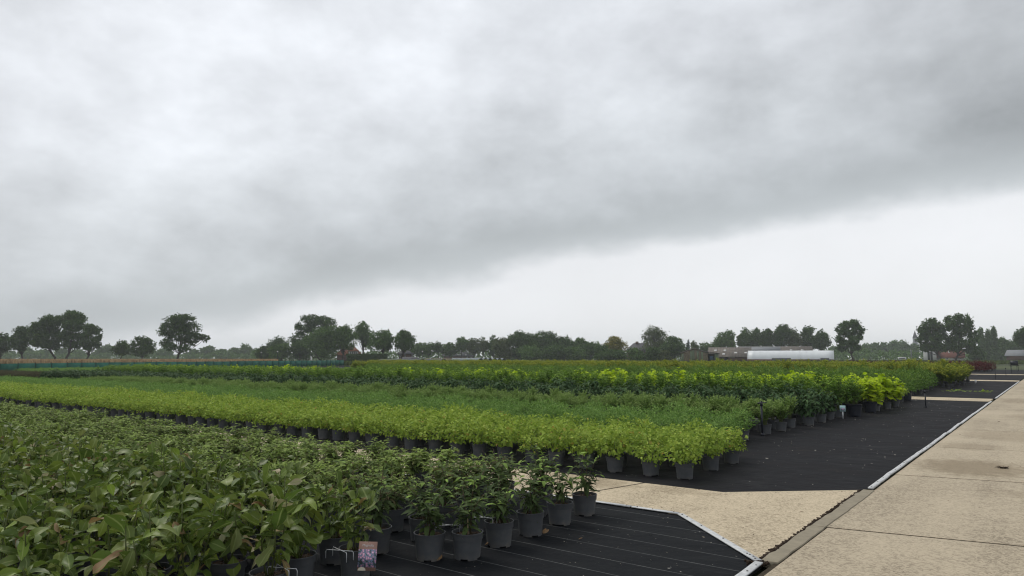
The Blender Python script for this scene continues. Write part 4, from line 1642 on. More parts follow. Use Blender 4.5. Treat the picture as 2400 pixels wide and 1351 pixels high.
# netting fence along the field edge
froot = link('netting_fence', None, None, (0, 0, 0))
fp0, fp1 = np.array(FA), np.array(FB)
fdir = (fp1 - fp0) / np.linalg.norm(fp1 - fp0)
fL = np.linalg.norm(fp1 - fp0)
M['net'] = plain('green_netting', (.030, .135, .098), .7, .2, var=.15, scale=.6, obj_var=.5)
M['post'] = plain('dark_post', (.035, .04, .038), .8, .2)
sp = 1.75
npost = int(fL / sp)
for i in range(-12, npost + 1):
    q = fp0 + fdir * sp * i
    b = MB()
    b.tube([(q[0], q[1], -.05), (q[0], q[1], 1.05)], .03, 6)
    b.obj('post', M['post'], froot, attrs=False)
    if i < npost:
        e = q + fdir * sp
        b = MB()
        n_ = np.array([-fdir[1], fdir[0]]) * .012
        s0, s1 = q + fdir * .035, e - fdir * .035
        z0_, z1_ = .06, .985 + rng.uniform(-.02, .015)
        v = [(*(s0 - n_), z0_), (*(s1 - n_), z0_), (*(s1 - n_), z1_), (*(s0 - n_), z1_), (*(s0 + n_), z0_), (*(s1 + n_), z0_), (*(s1 + n_), z1_), (*(s0 + n_), z1_)]
        b.quads(v, [(0, 1, 2, 3), (5, 4, 7, 6), (3, 2, 6, 7), (0, 4, 5, 1), (1, 5, 6, 2), (4, 0, 3, 7)])
        b.obj('net_panel', M['net'], froot, attrs=False)
tag(froot, 'long low teal netting fence along the far left field edge', 'fence')


def crop(name, px0, px1, d0, d1, h, n, mat, label, size, seed):
    """a standing crop seen edge-on: thousands of upright blades"""
    r = np.random.default_rng(seed)
    px_, d = r.uniform(px0, px1, n), r.uniform(d0, d1, n) ** 1.0
    pos = np.array([at(a, HORIZON, q) for a, q in zip(px_, d)])
    pos[:, 2] = 0
    L = h * r.uniform(.75, 1.1, n)
    dd = np.c_[r.normal(0, .12, (n, 2)), np.ones(n)]
    nr = np.c_[r.normal(0, 1, (n, 2)), np.zeros(n)]
    b = MB()
    b.leaves(pos, dd, nr, L, size * r.uniform(.6, 1.4, n), .3, .1, rows=((.35, 1), (.8, .8)), tint=r.random(n))
    return tag(b.obj(name, mat), label, 'crop', kind='stuff')


M['crop_dry'] = leaf_mat('ripe_crop', [(0, (.30, .20, .10)), (.5, (.42, .285, .145)), (1, (.50, .36, .19))], trans=.1, under=1)
M['crop_green'] = leaf_mat('green_crop', [(0, (.05, .075, .02)), (.5, (.075, .105, .028)), (1, (.11, .14, .04))], trans=.1, under=1)
crop('crop', -120, 650, 150, 185, 1.14, 9000, M['crop_dry'], 'ripe orange-brown crop standing behind the netting fence', .5, 1)
crop('crop', 1900, 2500, 150, 185, .8, 6000, M['crop_green'], 'low green crop in front of the white farmhouse', .6, 2)
crop('crop', 600, 1950, 128, 140, .85, 9000, M['crop_green'], 'rough green verge in front of the hedges and barns', .5, 3)


def tree(name, label, cx, top, wpx, d, mat, seed, base_frac=.28, trunk_px=None, lobes=11, dens=1.0, leaf=.42, shape='round', group=None, lean=0.0, lobes_px=None):
    """a tree d metres ahead whose crown is wpx wide and whose top shows at TOP in the photograph"""
    r = np.random.default_rng(seed)
    base = at(trunk_px if trunk_px else cx, HORIZON, d)
    H = zpx(top, d)
    az = math.atan((cx - IW / 2) / FPX)
    W = wpx * K_(d) * math.cos(az)
    off = (cx - (trunk_px if trunk_px else cx)) * K_(d) * math.cos(az)
    zb = H * base_frac
    zc, hz = (zb + H) / 2, (H - zb) / 2
    tr, cr = MB(), MB()
    r0 = max(.12, .022 * H)
    tp = np.array([0, 0, -.1])
    c0 = np.array([off, 0, zc])
    tr.tube(np.array([tp + (0, 0, 0), tp + (lean * .3, 0, zb * .5), np.array([off * .5 + lean * .6, 0, zb]), c0, np.array([off, 0, zc + hz * .5])]), [r0 * 1.35, r0, r0 * .85, r0 * .5, r0 * .15], 7)
    # lobes of foliage spread through the crown
    L = []
    if lobes_px:
        kx = K_(d) * math.cos(az)
        ox = (trunk_px if trunk_px else cx)
        for (lx, ly, lrx, lry) in lobes_px:
            L.append((np.array([(lx - ox) * kx, r.uniform(-.22, .22) * W, zpx(ly, d)]), np.array([lrx * kx, lrx * kx, lry * K_(d)]) * 1.12))
        lobes = -6
    for i in range(lobes + 6 if shape == 'round' else lobes):
        for _ in range(40):
            u = r.uniform(-1, 1, 3)
            if np.linalg.norm(u) < 1:
                break
        u *= np.array([1, 1, 1])
        u = u / max(np.linalg.norm(u), .2) * r.uniform(.34, .82)
        if shape == 'poplar':
            c = np.array([u[0] * W * .22, u[1] * W * .22, zb + (H - zb) * (i + .5) / lobes])
            rad = W * .5 * (1 - .72 * abs((i + .5) / lobes - .35) ** 1.2)
            L.append((c, np.array([rad, rad, (H - zb) / lobes * 1.3])))
        elif shape == 'cone':
            f = (i + .5) / lobes
            L.append((np.array([u[0] * W * .1, u[1] * W * .1, zb + (H - zb) * f]), np.array([W * .5 * (1 - f) + .2, W * .5 * (1 - f) + .2, (H - zb) / lobes * .8])))
        else:
            c = np.array([off + u[0] * W * .5, u[1] * W * .5, zc + u[2] * hz])
            k = r.uniform(.15, .34)
            L.append((c, np.array([W * k * 1.05, W * k, min(hz * .62, W * k * .8)])))
    if shape in ('round', 'dome') and not lobes_px:
        L.append((np.array([off + r.normal(0, .05) * W, 0, H - .30 * hz * 1.3]), np.array([W * .27, W * .27, hz * .40])))
    vol = np.array([q[1][0] * q[1][2] + q[1][0] * q[1][1] for q in L])
    n = int(np.clip(dens * (wpx * max(30, HORIZON - top)) * 1.35, 900, 12000))
    leaf_m = .95 * leaf * (d / 180.0) ** .8
    for (c, rad), w in zip(L, vol / vol.sum()):
        m = max(20, int(n * w))
        u = unit(r.normal(0, 1, (m, 3)))
        ph = r.uniform(0, 6.28, 3)
        bump = 1 + .2 * np.sin(4 * u[:, 0] + ph[0]) * np.sin(4 * u[:, 2] + ph[1]) + .15 * np.sin(7 * u[:, 1] + 6 * u[:, 2] + ph[2])
        nc = 16                                       # twig ends: tufts of leaves with air between them
        cc = unit(r.normal(0, 1, (nc, 3))) * r.uniform(.45, .98, nc)[:, None]
        pos = c + rad * np.where((r.random(m) < .62)[:, None], cc[r.integers(0, nc, m)] + r.normal(0, .16, (m, 3)), u * (bump * r.uniform(.4, 1.0, m) ** .6)[:, None])
        pos = pos[pos[:, 2] > zb * .55]
        m = len(pos)
        dd = r.normal(0, 1, (m, 3)) + u[:m] * .4
        s_ = leaf_m * r.uniform(.6, 1.5, m)
        cr.leaves(pos, dd, r.normal(0, 1, (m, 3)) + np.array([0, 0, .8]), s_, s_ * .75, .3, .2, tint=np.clip(r.random(m) * .75 + .2 * r.random(), 0, .999))
        if shape not in ('poplar', 'cone'):
            s0 = np.array([off * .5 + lean * .6, 0, zb * r.uniform(.85, 1.2)])
            tr.tube(curve(s0, c, np.array([0, 0, -.12 * np.linalg.norm(c - s0)]), 5), np.linspace(r0 * .42, r0 * .10, 5), 5)
            for _ in range(3):
                e = c + unit(r.normal(0, 1, 3)) * rad * .7
                tr.tube(curve(c * .6 + s0 * .4, e, np.zeros(3), 3), np.linspace(r0 * .16, r0 * .04, 3), 4)
    root = link(name, None, None, (base[0], base[1], 0), YAW - az)
    tr.obj('trunk', M['trunk'], root, attrs=False)
    cr.obj('crown', mat, root)
    return tag(root, label, 'tree' if 'shrub' not in name else 'shrub', group)


def T(*a, **k):
    return tree(*a, **k)


td, tm, to_, ty, tb = (M[q] for q in ('tree_dark', 'tree_mid', 'tree_olive', 'tree_yellow', 'tree_blue'))
# the row at the far left
GL = 'field trees behind the netting fence'
T('field_tree', 'dark field tree cut by the left frame edge', -2, 782, 52, 190, td, 1, .20, 4, 9, group=GL)
T('field_tree', 'dark rounded field tree second from the left frame edge', 48, 767, 62, 190, td, 2, .22, 53, 10, group=GL)
T('field_tree', 'broad spreading field tree with trunk left of the tallest one in the row', 106, 740, 92, 190, td, 3, .24, 129, 12, 1.0, group=GL, lobes_px=[(110, 752, 20, 11), (85, 770, 20, 12), (128, 752, 12, 11), (120, 775, 20, 12), (95, 790, 20, 10), (130, 795, 14, 9), (72, 785, 10, 9), (105, 806, 18, 9), (124, 812, 13, 8), (84, 803, 14, 9)])
T('field_tree', 'tallest field tree of the row at the left, with a domed top', 167, 729, 66, 188, td, 4, .18, 155, 12, 1.1, group=GL, lobes_px=[(165, 739, 20, 9), (181, 748, 15, 10), (150, 752, 14, 12), (168, 765, 24, 13), (150, 785, 14, 10), (175, 790, 18, 9), (158, 807, 16, 9), (181, 808, 12, 8)])
T('field_tree', 'lighter field tree at the open end of the left row', 211, 760, 52, 186, td, 5, .16, 202, 10, .8, group=GL, lobes_px=[(205, 770, 14, 9), (220, 775, 12, 9), (200, 785, 12, 8), (228, 790, 8, 8), (215, 800, 14, 7), (195, 803, 10, 6), (205, 815, 12, 7), (225, 809, 9, 7)])
T('field_tree', 'small leaning tree between the left row and the lone oak', 286, 799, 46, 190, td, 6, .36, 279, 7, .9, lean=.8, group=GL)
T('field_tree', 'small broad tree just left of the lone oak', 335, 789, 62, 190, td, 7, .22, 332, 9, .9, group=GL)
T('oak_tree', 'lone large oak with open lower branches standing in the ripe field', 423, 739, 112, 180, td, 48, .22, 416, 15, 1.1, .40, group=GL, lobes_px=[(405, 762, 26, 18), (430, 755, 24, 15), (445, 771, 22, 18), (390, 775, 20, 16), (420, 785, 26, 16), (461, 790, 15, 10), (479, 793, 10, 8), (388, 804, 14, 9), (441, 804, 14, 8), (414, 748, 18, 10), (400, 814, 14, 8), (430, 817, 14, 7)])
# far wood on the left horizon
GH = 'hazy trees on the left horizon'
i = 0
for px_, tp, w in ((20, 826, 50), (62, 820, 46), (100, 822, 44), (140, 818, 44), (182, 822, 40), (250, 811, 36), (236, 818, 40), (300, 819, 44), (345, 822, 40), (385, 816, 44), (452, 820, 36), (489, 813, 42), (520, 820, 34), (547, 816, 36), (572, 813, 36), (598, 818, 30)):
    T('distant_tree', f'hazy tree on the left horizon, {["first", "second", "third", "fourth", "fifth", "sixth", "seventh", "eighth", "ninth", "tenth", "eleventh", "twelfth", "thirteenth", "fourteenth", "fifteenth", "sixteenth"][i]} of the far wood', px_, tp, w, 420, tm, 60 + i, .05, None, 8, 1.6, .55, group=GH)
    i += 1
# clump around the red-roofed house
GC = 'trees around the red-roofed house'
T('garden_tree', 'grey-green flat-topped tree standing left of the big dark clump', 651, 789, 54, 260, td, 81, .25, None, 9, 1.2, group=GC)
T('garden_shrub', 'low dark shrub left of the white flag', 620, 812, 44, 220, td, 82, .05, None, 7, 1.4, group=GC)
T('garden_shrub', 'dark shrub under the flat-topped tree by a street lamp', 660, 806, 52, 215, tm, 83, .05, None, 7, 1.4, group=GC)
T('garden_tree', 'largest dark round-topped tree of the central left clump', 735, 740, 104, 230, td, 84, .10, 752, 16, 1.5, group=GC, lobes_px=[(730, 750, 24, 11), (755, 750, 18, 10), (710, 770, 20, 12), (745, 772, 26, 14), (770, 762, 14, 12), (700, 795, 18, 12), (730, 800, 24, 14), (765, 795, 18, 14), (705, 815, 18, 10)])
T('garden_tree', 'lighter green round tree in front of the largest dark one', 754, 768, 76, 205, tm, 85, .12, 753, 12, 1.6, group=GC)
T('garden_tree', 'dark tree filling the left foot of the central clump', 703, 800, 60, 215, td, 95, .03, None, 8, 1.6, group=GC)
T('garden_tree', 'olive green tree between the big clump and the tall thin tree', 806, 762, 56, 205, tm, 86, .22, 803, 11, 1.2, group=GC)
T('garden_tree', 'tall open tree behind the red-roofed dormer', 852, 756, 46, 215, tm, 87, .30, 850, 11, .9, group=GC)
T('garden_tree', 'round standard tree in front of the long clipped hedge', 897, 772, 56, 190, tm, 88, .30, 897, 11, 1.0, group=GC)
T('garden_tree', 'round standard tree beside the grey hipped house', 947, 776, 56, 190, td, 89, .30, 941, 11, 1.0, group=GC)
GS = 'roadside trees by the low terraced houses'
for i, (px_, tp, w, m_, b_, lb) in enumerate((
        (982, 805, 40, tm, .25, 'grey-green roadside tree right after the hipped house'), (1004, 804, 34, tm, .25, 'pale roadside tree second after the hipped house'),
        (1028, 801, 30, td, .42, 'small dark roadside tree with a straight visible trunk'), (1054, 804, 38, tm, .3, 'broad light roadside tree before the long dark roof'),
        (1081, 791, 42, tm, .42, 'taller roadside tree with a round top above the long roof'), (1110, 796, 40, to_, .3, 'pale olive roadside tree by the rows of hoops'),
        (1132, 790, 34, to_, .3, 'thin see-through birch beside the big wood'), (1157, 787, 30, td, .1, 'narrow dark tree at the left end of the big wood'))):
    T('roadside_tree', lb, px_, tp, w, 260, m_, 110 + i, b_, None, 9, .7 if 'see-through' in lb else 1.2, group=GS)
GW = 'trees of the dark wood in the middle'
for i, (px_, tp, w, m_, lb) in enumerate((
        (1182, 793, 54, to_, 'light green tree at the left front of the middle wood'), (1213, 777, 60, td, 'dark tall tree at the left of the middle wood'),
        (1250, 783, 54, tm, 'mid-green tree in the centre of the middle wood'), (1286, 776, 62, td, 'tallest dark tree of the middle wood'),
        (1322, 787, 58, td, 'dark tree right of the tallest in the middle wood'), (1358, 793, 56, tm, 'lower rounded tree at the right end of the middle wood'),
        (1384, 808, 46, td, 'dark bush sloping down from the middle wood'), (1240, 812, 62, tm, 'shrubby front tree left of centre below the middle wood'),
        (1305, 812, 66, td, 'shrubby dark front tree below the tallest of the wood'), (1345, 815, 54, tm, 'shrubby front tree at the right foot of the wood'))):
    T('wood_tree', lb, px_, tp, w, 215 if i > 6 else 235, m_, 130 + i, .05, None, 11, 1.7, group=GW)
T('wood_tree', 'small bluish far tree right of the middle wood', 1397, 801, 30, 330, tm, 150, .1, None, 7, 1.3, group=GW)
T('yellowing_tree', 'yellow-green rounded tree left of the slate roof', 1443, 788, 50, 215, ty, 151, .18, None, 10, 1.5)
T('garden_shrub', 'dark bush in front of the yellow-green tree', 1412, 812, 44, 205, td, 152, .04, None, 8, 1.6)
T('garden_tree', 'open spiky tree rising behind the slate roof', 1535, 763, 66, 240, to_, 153, .18, None, 14, .75, .40)
T('garden_tree', 'dense dark round tree right of the slate roof', 1574, 789, 60, 215, td, 154, .10, None, 11, 1.6)
for i, (px_, tp, w, m_, lb) in enumerate(((1455, 822, 44, td, 'low dark shrub below the yellow-green tree'), (1492, 819, 46, tm, 'rounded green shrub in front of the slate-roofed house'), (1530, 817, 44, td, 'dark shrub in front of the slate roof, right half'),
                                         (1556, 822, 30, to_, 'small pale shrub next to the green shed'), (1420, 826, 40, td, 'low bush at the foot of the middle wood'))):
    T('garden_shrub', lb, px_, tp, w, 190, m_, 160 + i, .02, None, 7, 1.6)
T('blue_conifer', 'small blue conifer behind the green shed roof', 1614, 800, 17, 280, tb, 170, .02, None, 8, 2.2, .4, 'cone')
GBn = 'trees behind the long barn'
for i, (px_, tp, w, m_, lb) in enumerate((
        (1628, 799, 22, to_, 'thin pale tree left of the barn ridge'), (1655, 804, 46, tm, 'low bushy tree at the left end of the barn ridge'), (1706, 775, 50, tm, 'feathery tree above the left part of the barn'),
        (1684, 798, 40, tm, 'bushy tree just above the barn roof'), (1746, 768, 34, tm, 'slim tree left of the barn grove'), (1775, 771, 46, td, 'dark tree in the left of the barn grove'),
        (1800, 770, 40, td, 'dark tree in the middle of the barn grove'), (1830, 762, 52, td, 'tallest dark tree of the barn grove'), (1863, 767, 42, to_, 'brownish pale tree in the barn grove'),
        (1896, 769, 46, td, 'dark tree right of the pale one in the barn grove'), (1925, 773, 42, td, 'dark tree at the right end of the barn grove'))):
    T('barn_tree', lb, px_, tp, w, 250, m_, 180 + i, .25, None, 11, 1.05, group=GBn)
T('oak_tree', 'free-standing dark tree to the right of the white tunnel', 1992, 754, 70, 200, td, 201, .2, 1999, 13, 1.15, lobes_px=[(1985, 762, 16, 8), (2005, 760, 13, 8), (2015, 775, 12, 9), (1975, 775, 12, 9), (1992, 782, 14, 9), (1970, 795, 10, 8), (2005, 797, 12, 8), (1985, 805, 14, 7), (2018, 790, 6, 6), (1974, 814, 12, 8), (2003, 814, 13, 8)])
GF = 'hazy trees of the right horizon wood'
i = 0
for px_, tp, w in ((1955, 812, 34), (2030, 806, 32), (2052, 803, 30), (2076, 803, 30), (2098, 799, 32), (2120, 799, 32), (2142, 806, 28), (1975, 818, 30), (2010, 814, 30)):
    T('distant_tree', f'hazy tree of the right horizon wood, {ORD[i]} listed before the church tower' if False else ['hazy low tree right after the white tunnel', 'hazy tree right of the free-standing dark tree', 'hazy tree second right of the free-standing one', 'hazy tree in the middle of the right horizon wood', 'hazy taller tree left of the utility pole', 'hazy taller tree above the utility pole', 'hazy tree at the foot of the church tower', 'hazy low bush left of the free-standing trunk', 'hazy low bush right of the free-standing trunk'][i], px_, tp, w, 420, tm, 210 + i, .05, None, 9, 1.8, .55, group=GF)
    i += 1
T('farm_tree', 'left of the two big dark trees before the white farmhouse', 2188, 748, 72, 205, td, 230, .2, 2205, 14, 1.25, lobes_px=[(2185, 760, 16, 11), (2170, 775, 16, 13), (2200, 768, 14, 12), (2165, 795, 14, 12), (2195, 792, 18, 13), (2210, 782, 12, 12), (2185, 812, 22, 9), (2168, 815, 13, 9), (2208, 815, 14, 9)])
T('farm_tree', 'right and taller of the two big dark trees at the farmhouse', 2252, 738, 82, 205, td, 231, .16, 2240, 16, 1.25, lobes_px=[(2240, 750, 18, 11), (2265, 748, 14, 10), (2230, 765, 14, 10), (2275, 765, 13, 12), (2255, 775, 18, 12), (2285, 790, 12, 12), (2240, 792, 18, 12), (2270, 805, 18, 10), (2225, 800, 12, 10), (2240, 815, 20, 9), (2278, 820, 14, 9)])
T('garden_shrub', 'dark bushes filling the right foot of the farm trees', 2290, 812, 40, 215, td, 232, .03, None, 8, 1.6)
for i, (px_, tp, w, lb) in enumerate(((2304, 775, 17, 'leftmost narrow poplar right of the farm'), (2318, 778, 17, 'second narrow poplar right of the farm'), (2335, 773, 17, 'third narrow poplar with a pointed top'))):
    T('poplar_tree', lb, px_, tp, w, 280, tm, 240 + i, .03, None, 7, 2.4, .45, 'poplar')
for i, (px_, tp, w, lb) in enumerate(((2316, 806, 40, 'bushy tree below the poplars'), (2352, 790, 34, 'rounded tree right of the poplars'), (2374, 797, 36, 'rounded tree behind the grey roof'), (2345, 812, 40, 'low bush left of the grey roof'), (2400, 800, 36, 'bushy tree cut by the right frame edge'))):
    T('garden_tree', lb, px_, tp, w, 290, tm, 250 + i, .04, None, 9, 1.7)
T('oak_tree', 'dark tree overhanging the right frame edge', 2408, 762, 50, 200, td, 260, .35, None, 11, 1.1)

# the low far wood and hedgerows along the horizon, one mass
r = np.random.default_rng(77)
b = MB()
n = 19000
pxv = r.uniform(-60, 2460, n)
topv = 824.0 - 4.5 * np.sin(pxv * .021) * np.sin(pxv * .0083 + 1) - 2.5 * np.sin(pxv * .071 + 2) + r.normal(0, .8, n)
topv = np.where(pxv < 590, topv + 5.5, topv)
dv = np.where(pxv < 590, 90, 0) + r.uniform(300, 345, n)
base_ = np.array([at(a, HORIZON, q) for a, q in zip(pxv, dv)])
ht = CAM_H + (HORIZON - topv) * dv / FPX
base_[:, 2] = ht * r.random(n) ** .7
b.leaves(base_, r.normal(0, 1, (n, 3)), r.normal(0, 1, (n, 3)) + np.array([0, 0, .6]), r.uniform(.7, 1.6, n), r.uniform(.5, 1.2, n), .3, .2, tint=r.random(n))
tag(b.obj('treeline', M['tree_mid']), 'low hazy hedgerows and wood filling the horizon', 'treeline', kind='stuff')

# ---- buildings
M['brick_brown'] = plain('brown_brick', (.10, .058, .042), .85, .2, var=.2, scale=4)
M['brick_red'] = plain('red_brick', (.20, .105, .07), .85, .2, var=.2, scale=4)
M['tile_red'] = plain('red_roof_tiles', (.17, .065, .035), .8, .2, var=.25, scale=3)
M['tile_dark'] = plain('dark_roof_tiles', (.045, .045, .05), .7, .3, var=.2, scale=3)
M['tile_wine'] = plain('wine_roof_tiles', (.14, .06, .045), .8, .2, var=.25, scale=2)
M['cement_roof'] = plain('weathered_fibre_cement', (.155, .135, .115), .9, .2, var=.3, scale=.8)
M['grey_roof'] = plain('grey_sheet_roof', (.17, .18, .19), .7, .3, var=.12, scale=.5)
M['white_wall'] = plain('white_render', (.62, .62, .60), .8, .2, var=.1, scale=.7)
M['white_frame'] = plain('white_paint', (.72, .72, .70), .5, .3, var=.05)
M['glass'] = plain('window_glass', (.05, .06, .07), .12, .6, var=.1)
M['skylight'] = plain('skylight_sheet', (.50, .50, .48), .4, .4, var=.1)
M['green_sheet'] = plain('weathered_green_sheet', (.13, .165, .10), .8, .2, var=.3, scale=.9)
M['rust_sheet'] = plain('rusty_green_sheet', (.145, .12, .075), .85, .2, var=.35, scale=.8)
M['black_void'] = plain('dark_interior', (.012, .012, .013), .9, .1)
M['blue_sheet'] = plain('faded_blue_tarp', (.05, .11, .19), .7, .2, var=.2)
M['film'] = plain('white_tunnel_film', (.66, .69, .70), .45, .4, var=.06, scale=.5)
M['beige_wall'] = plain('beige_fence', (.30, .25, .17), .8, .2, var=.15, scale=.4)
M['stone_grey'] = plain('grey_stone', (.16, .17, .18), .85, .2, var=.15, scale=.3)
M['shade_net'] = plain('grey_tunnel_net', (.19, .22, .23), .7, .2, var=.2, scale=1.0)
M['black_net'] = plain('black_tunnel_net', (.05, .06, .062), .75, .2, var=.3, scale=1.0)
M['hedge_leaf'] = leaf_mat('hedge_leaf', [(0, (.03, .055, .016)), (.5, (.045, .08, .022)), (1, (.06, .10, .03))], trans=.1, under=1.2)


class Site:
    """a building plot: local x = to the right in the photograph, local y = away, metres from pixels at its distance"""

    def __init__(s, name, cx, d, turn=0.0):
        p = at(cx, HORIZON, d)
        s.cx, s.d, s.k = cx, d, K_(d)
        az = math.atan((cx - IW / 2) / FPX)
        s.kx = s.k * math.cos(az)
        s.root = link(name, None, None, (p[0], p[1], 0), YAW - az + turn)

    def x(s, px_):
        return (px_ - s.cx) * s.kx

    def z(s, py_):
        return CAM_H + (HORIZON - py_) * s.k

    def box(s, name, px0, px1, pt, pb, y0, y1, mat, parent=None):
        b = MB()
        zb = -.1 if pb is None else s.z(pb)
        b.box((s.x(px0), y0, zb), (s.x(px1), y1, s.z(pt)))
        return b.obj(name, mat, parent or s.root, attrs=False)

    def window(s, px0, px1, pt, pb, y, mat=None):
        w = s.box('window', px0, px1, pt, pb, y - .10, y - .02, M['white_frame'])
        b = MB()
        m = (px1 - px0) * .16
        n = 2 if (px1 - px0) > 5 else 1
        st_ = (px1 - px0) / n
        for i in range(n):
            b = MB()
            b.box((s.x(px0 + i * st_ + m * .7), y - .14, s.z(pb) + .12), (s.x(px0 + (i + 1) * st_ - m * .7), y - .104, s.z(pt) - .12))
            b.obj('pane', mat or M['glass'], w, attrs=False)
        return w

    def gable_x(s, name, px0, px1, p_ridge, p_eave, y0, y1, mat, thick=.18, hip=0.0, parent=None):
        """roof with its ridge along x; hip: metres the ridge is shortened at both ends"""
        xe0, xe1, zr, ze = s.x(px0), s.x(px1), s.z(p_ridge), s.z(p_eave)
        ym = (y0 + y1) / 2
        top = [(xe0, y0, ze), (xe1, y0, ze), (xe1, y1, ze), (xe0, y1, ze), (xe0 + hip, ym, zr), (xe1 - hip, ym, zr)]
        v = np.array(top + [(a, b_, c - thick) for a, b_, c in top[:4]])
        b = MB()
        b.quads(v, [(0, 1, 5, 4), (2, 3, 4, 5), (1, 2, 5), (3, 0, 4), (6, 7, 1, 0), (7, 8, 2, 1), (8, 9, 3, 2), (9, 6, 0, 3), (9, 8, 7, 6)])
        return b.obj(name, mat, parent or s.root, attrs=False)

    def gable_y(s, name, px0, px1, p_ridge, p_eave, y0, y1, mat, over=.25, thick=.16):
        """roof with its gable facing the camera"""
        xa, xb, zr, ze = s.x(px0) - over, s.x(px1) + over, s.z(p_ridge), s.z(p_eave)
        xm = (xa + xb) / 2
        pr = [(xa, ze), (xm, zr), (xb, ze), (xb, ze + thick), (xm, zr + thick), (xa, ze + thick)]
        v = np.array([(a, y0 - over, c) for a, c in pr] + [(a, y1 + over, c) for a, c in pr])
        b = MB()
        q = [(0, 1, 4, 5), (1, 2, 3, 4), (6, 11, 10, 7), (7, 10, 9, 8), (5, 4, 10, 11), (4, 3, 9, 10), (0, 6, 7, 1), (1, 7, 8, 2), (0, 5, 11, 6), (2, 8, 9, 3)]
        b.quads(v, q)
        return b.obj(name, mat, s.root, attrs=False)

    def gable_wall(s, name, px0, px1, p_ridge, p_eave, y0, y1, mat):
        xa, xb, zr, ze = s.x(px0), s.x(px1), s.z(p_ridge), s.z(p_eave)
        pr = [(xa, -.1), (xb, -.1), (xb, ze), ((xa + xb) / 2, zr), (xa, ze)]
        v = np.array([(a, y0, c) for a, c in pr] + [(a, y1, c) for a, c in pr])
        b = MB()
        b.quads(v, [(0, 1, 2, 3, 4), (9, 8, 7, 6, 5), (0, 5, 6, 1), (1, 6, 7, 2), (2, 7, 8, 3), (3, 8, 9, 4), (4, 9, 5, 0)])
        return b.obj(name, mat, s.root, attrs=False)


# red-roofed house with a white dormer
s = Site('house', 826, 225)
s.box('wall', 790, 846, 832, None, 0, 9, M['brick_brown'])
rf = s.gable_x('roof', 786, 850, 812, 832, -.4, 9.4, M['tile_red'], hip=2.6)
s.box('dormer_wall', 817, 839, 823.2, 832.5, -.6, 3, M['white_frame'])
s.window(819, 828, 824.5, 831.5, -.6)
s.window(829, 838, 824.5, 831.5, -.6)
s.gable_x('dormer_roof', 814, 842, 815.5, 823, -1.0, 5.0, M['tile_red'], hip=1.2)
s.box('chimney', 797, 801, 808, 818, 4.0, 4.9, M['brick_brown'])
tag(s.root, 'brown house with red tiled roof and white dormer windows behind the hedge', 'house')
# grey hipped house
s = Site('house', 950, 215)
s.box('wall', 935, 968, 828.5, None, 0, 8, M['brick_brown'])
s.gable_x('roof', 930, 971, 820, 829.5, -.5, 8.5, M['tile_dark'], hip=2.0)
s.window(936.5, 940.5, 830.5, 836, 0)
s.window(947.5, 951.5, 830.5, 836, 0)
s.window(964, 967, 830.5, 836, 0)
s.gable_x('porch_roof', 934, 985, 837, 842, -3, .0, M['tile_dark'], hip=1)
s.box('porch_wall', 937, 982, 841.5, None, -2.6, -.3, M['brick_brown'])
tag(s.root, 'brown brick house with grey hipped roof and small white windows', 'house')
# long low terrace with skylights
s = Site('terrace', 1075, 300)
s.box('wall', 1040, 1112, 834, None, 0, 9, M['brick_brown'])
rf = s.gable_x('roof', 1037, 1115, 824, 834.5, -.4, 9.4, M['tile_dark'])
for a in (1072, 1077, 1090):
    s.box('skylight', a, a + 3, 831, 833.5, -.35, .6, M['skylight'])
s.window(1092, 1096, 834.8, 838.5, 0)
s.window(1102, 1106, 834.8, 838.5, 0)
tag(s.root, 'long low dark-roofed terrace behind the roadside trees', 'house')
s = Site('garden_wall', 1075, 210)
for i, a in enumerate(range(996, 1156, 20)):
    s.box('wall_panel', a + .1, a + 19.9, 840.6, None, 0, .15, M['beige_wall'])
tag(s.root, 'low beige garden wall in front of the roadside trees', 'wall')
# clipped hedge
s = Site('hedge', 862, 185)
x0, x1, zt = s.x(812), s.x(909), s.z(831.5)
b = MB()
b.box((x0 + .2, .2, -.1), (x1 - .2, 1.6, zt - .15))
r = np.random.default_rng(4)
n = 5200
pos = np.c_[r.uniform(x0, x1, n), np.where(r.random(n) < .6, 0, r.uniform(0, 1.8, n)), r.uniform(0, zt, n)]
topm = r.random(n) < .35
pos[topm, 2] = zt
pos[topm, 1] = r.uniform(0, 1.8, topm.sum())
pos += r.normal(0, .07, (n, 3))
b.leaves(pos, r.normal(0, 1, (n, 3)), r.normal(0, 1, (n, 3)) + np.array([0, -.4, .6]), r.uniform(.15, .35, n), r.uniform(.1, .22, n), .3, .2, tint=r.random(n))
b.obj('foliage', M['hedge_leaf'], s.root)
tag(s.root, 'long clipped green hedge in front of the red-roofed house', 'hedge')


def tunnel(s, px0, px1, p_top, y0, radius, film, hoops=0, name='film'):
    """half-round cover with its axis along x"""
    xa, xb, zt = s.x(px0), s.x(px1), s.z(p_top)
    a = np.linspace(0, math.pi, 15)
    hz = zt
    prof = np.c_[y0 + radius * (1 - np.cos(a)), hz * np.sin(a) ** .75]
    n = 14
    xs = np.linspace(xa, xb, n)
    v = np.array([[(x, y, z * (1 - .012 * (i % 2))) for (y, z) in prof] for i, x in enumerate(xs)]).reshape(-1, 3)
    q = []
    m_ = len(prof)
    for i in range(n - 1):
        for j in range(m_ - 1):
            q.append((i * m_ + j, (i + 1) * m_ + j, (i + 1) * m_ + j + 1, i * m_ + j + 1))
    q.append(tuple(range(m_)))
    q.append(tuple((n - 1) * m_ + i for i in range(m_))[::-1])
    b = MB()
    b.quads(v, q)
    return b.obj(name, film, s.root, attrs=False)


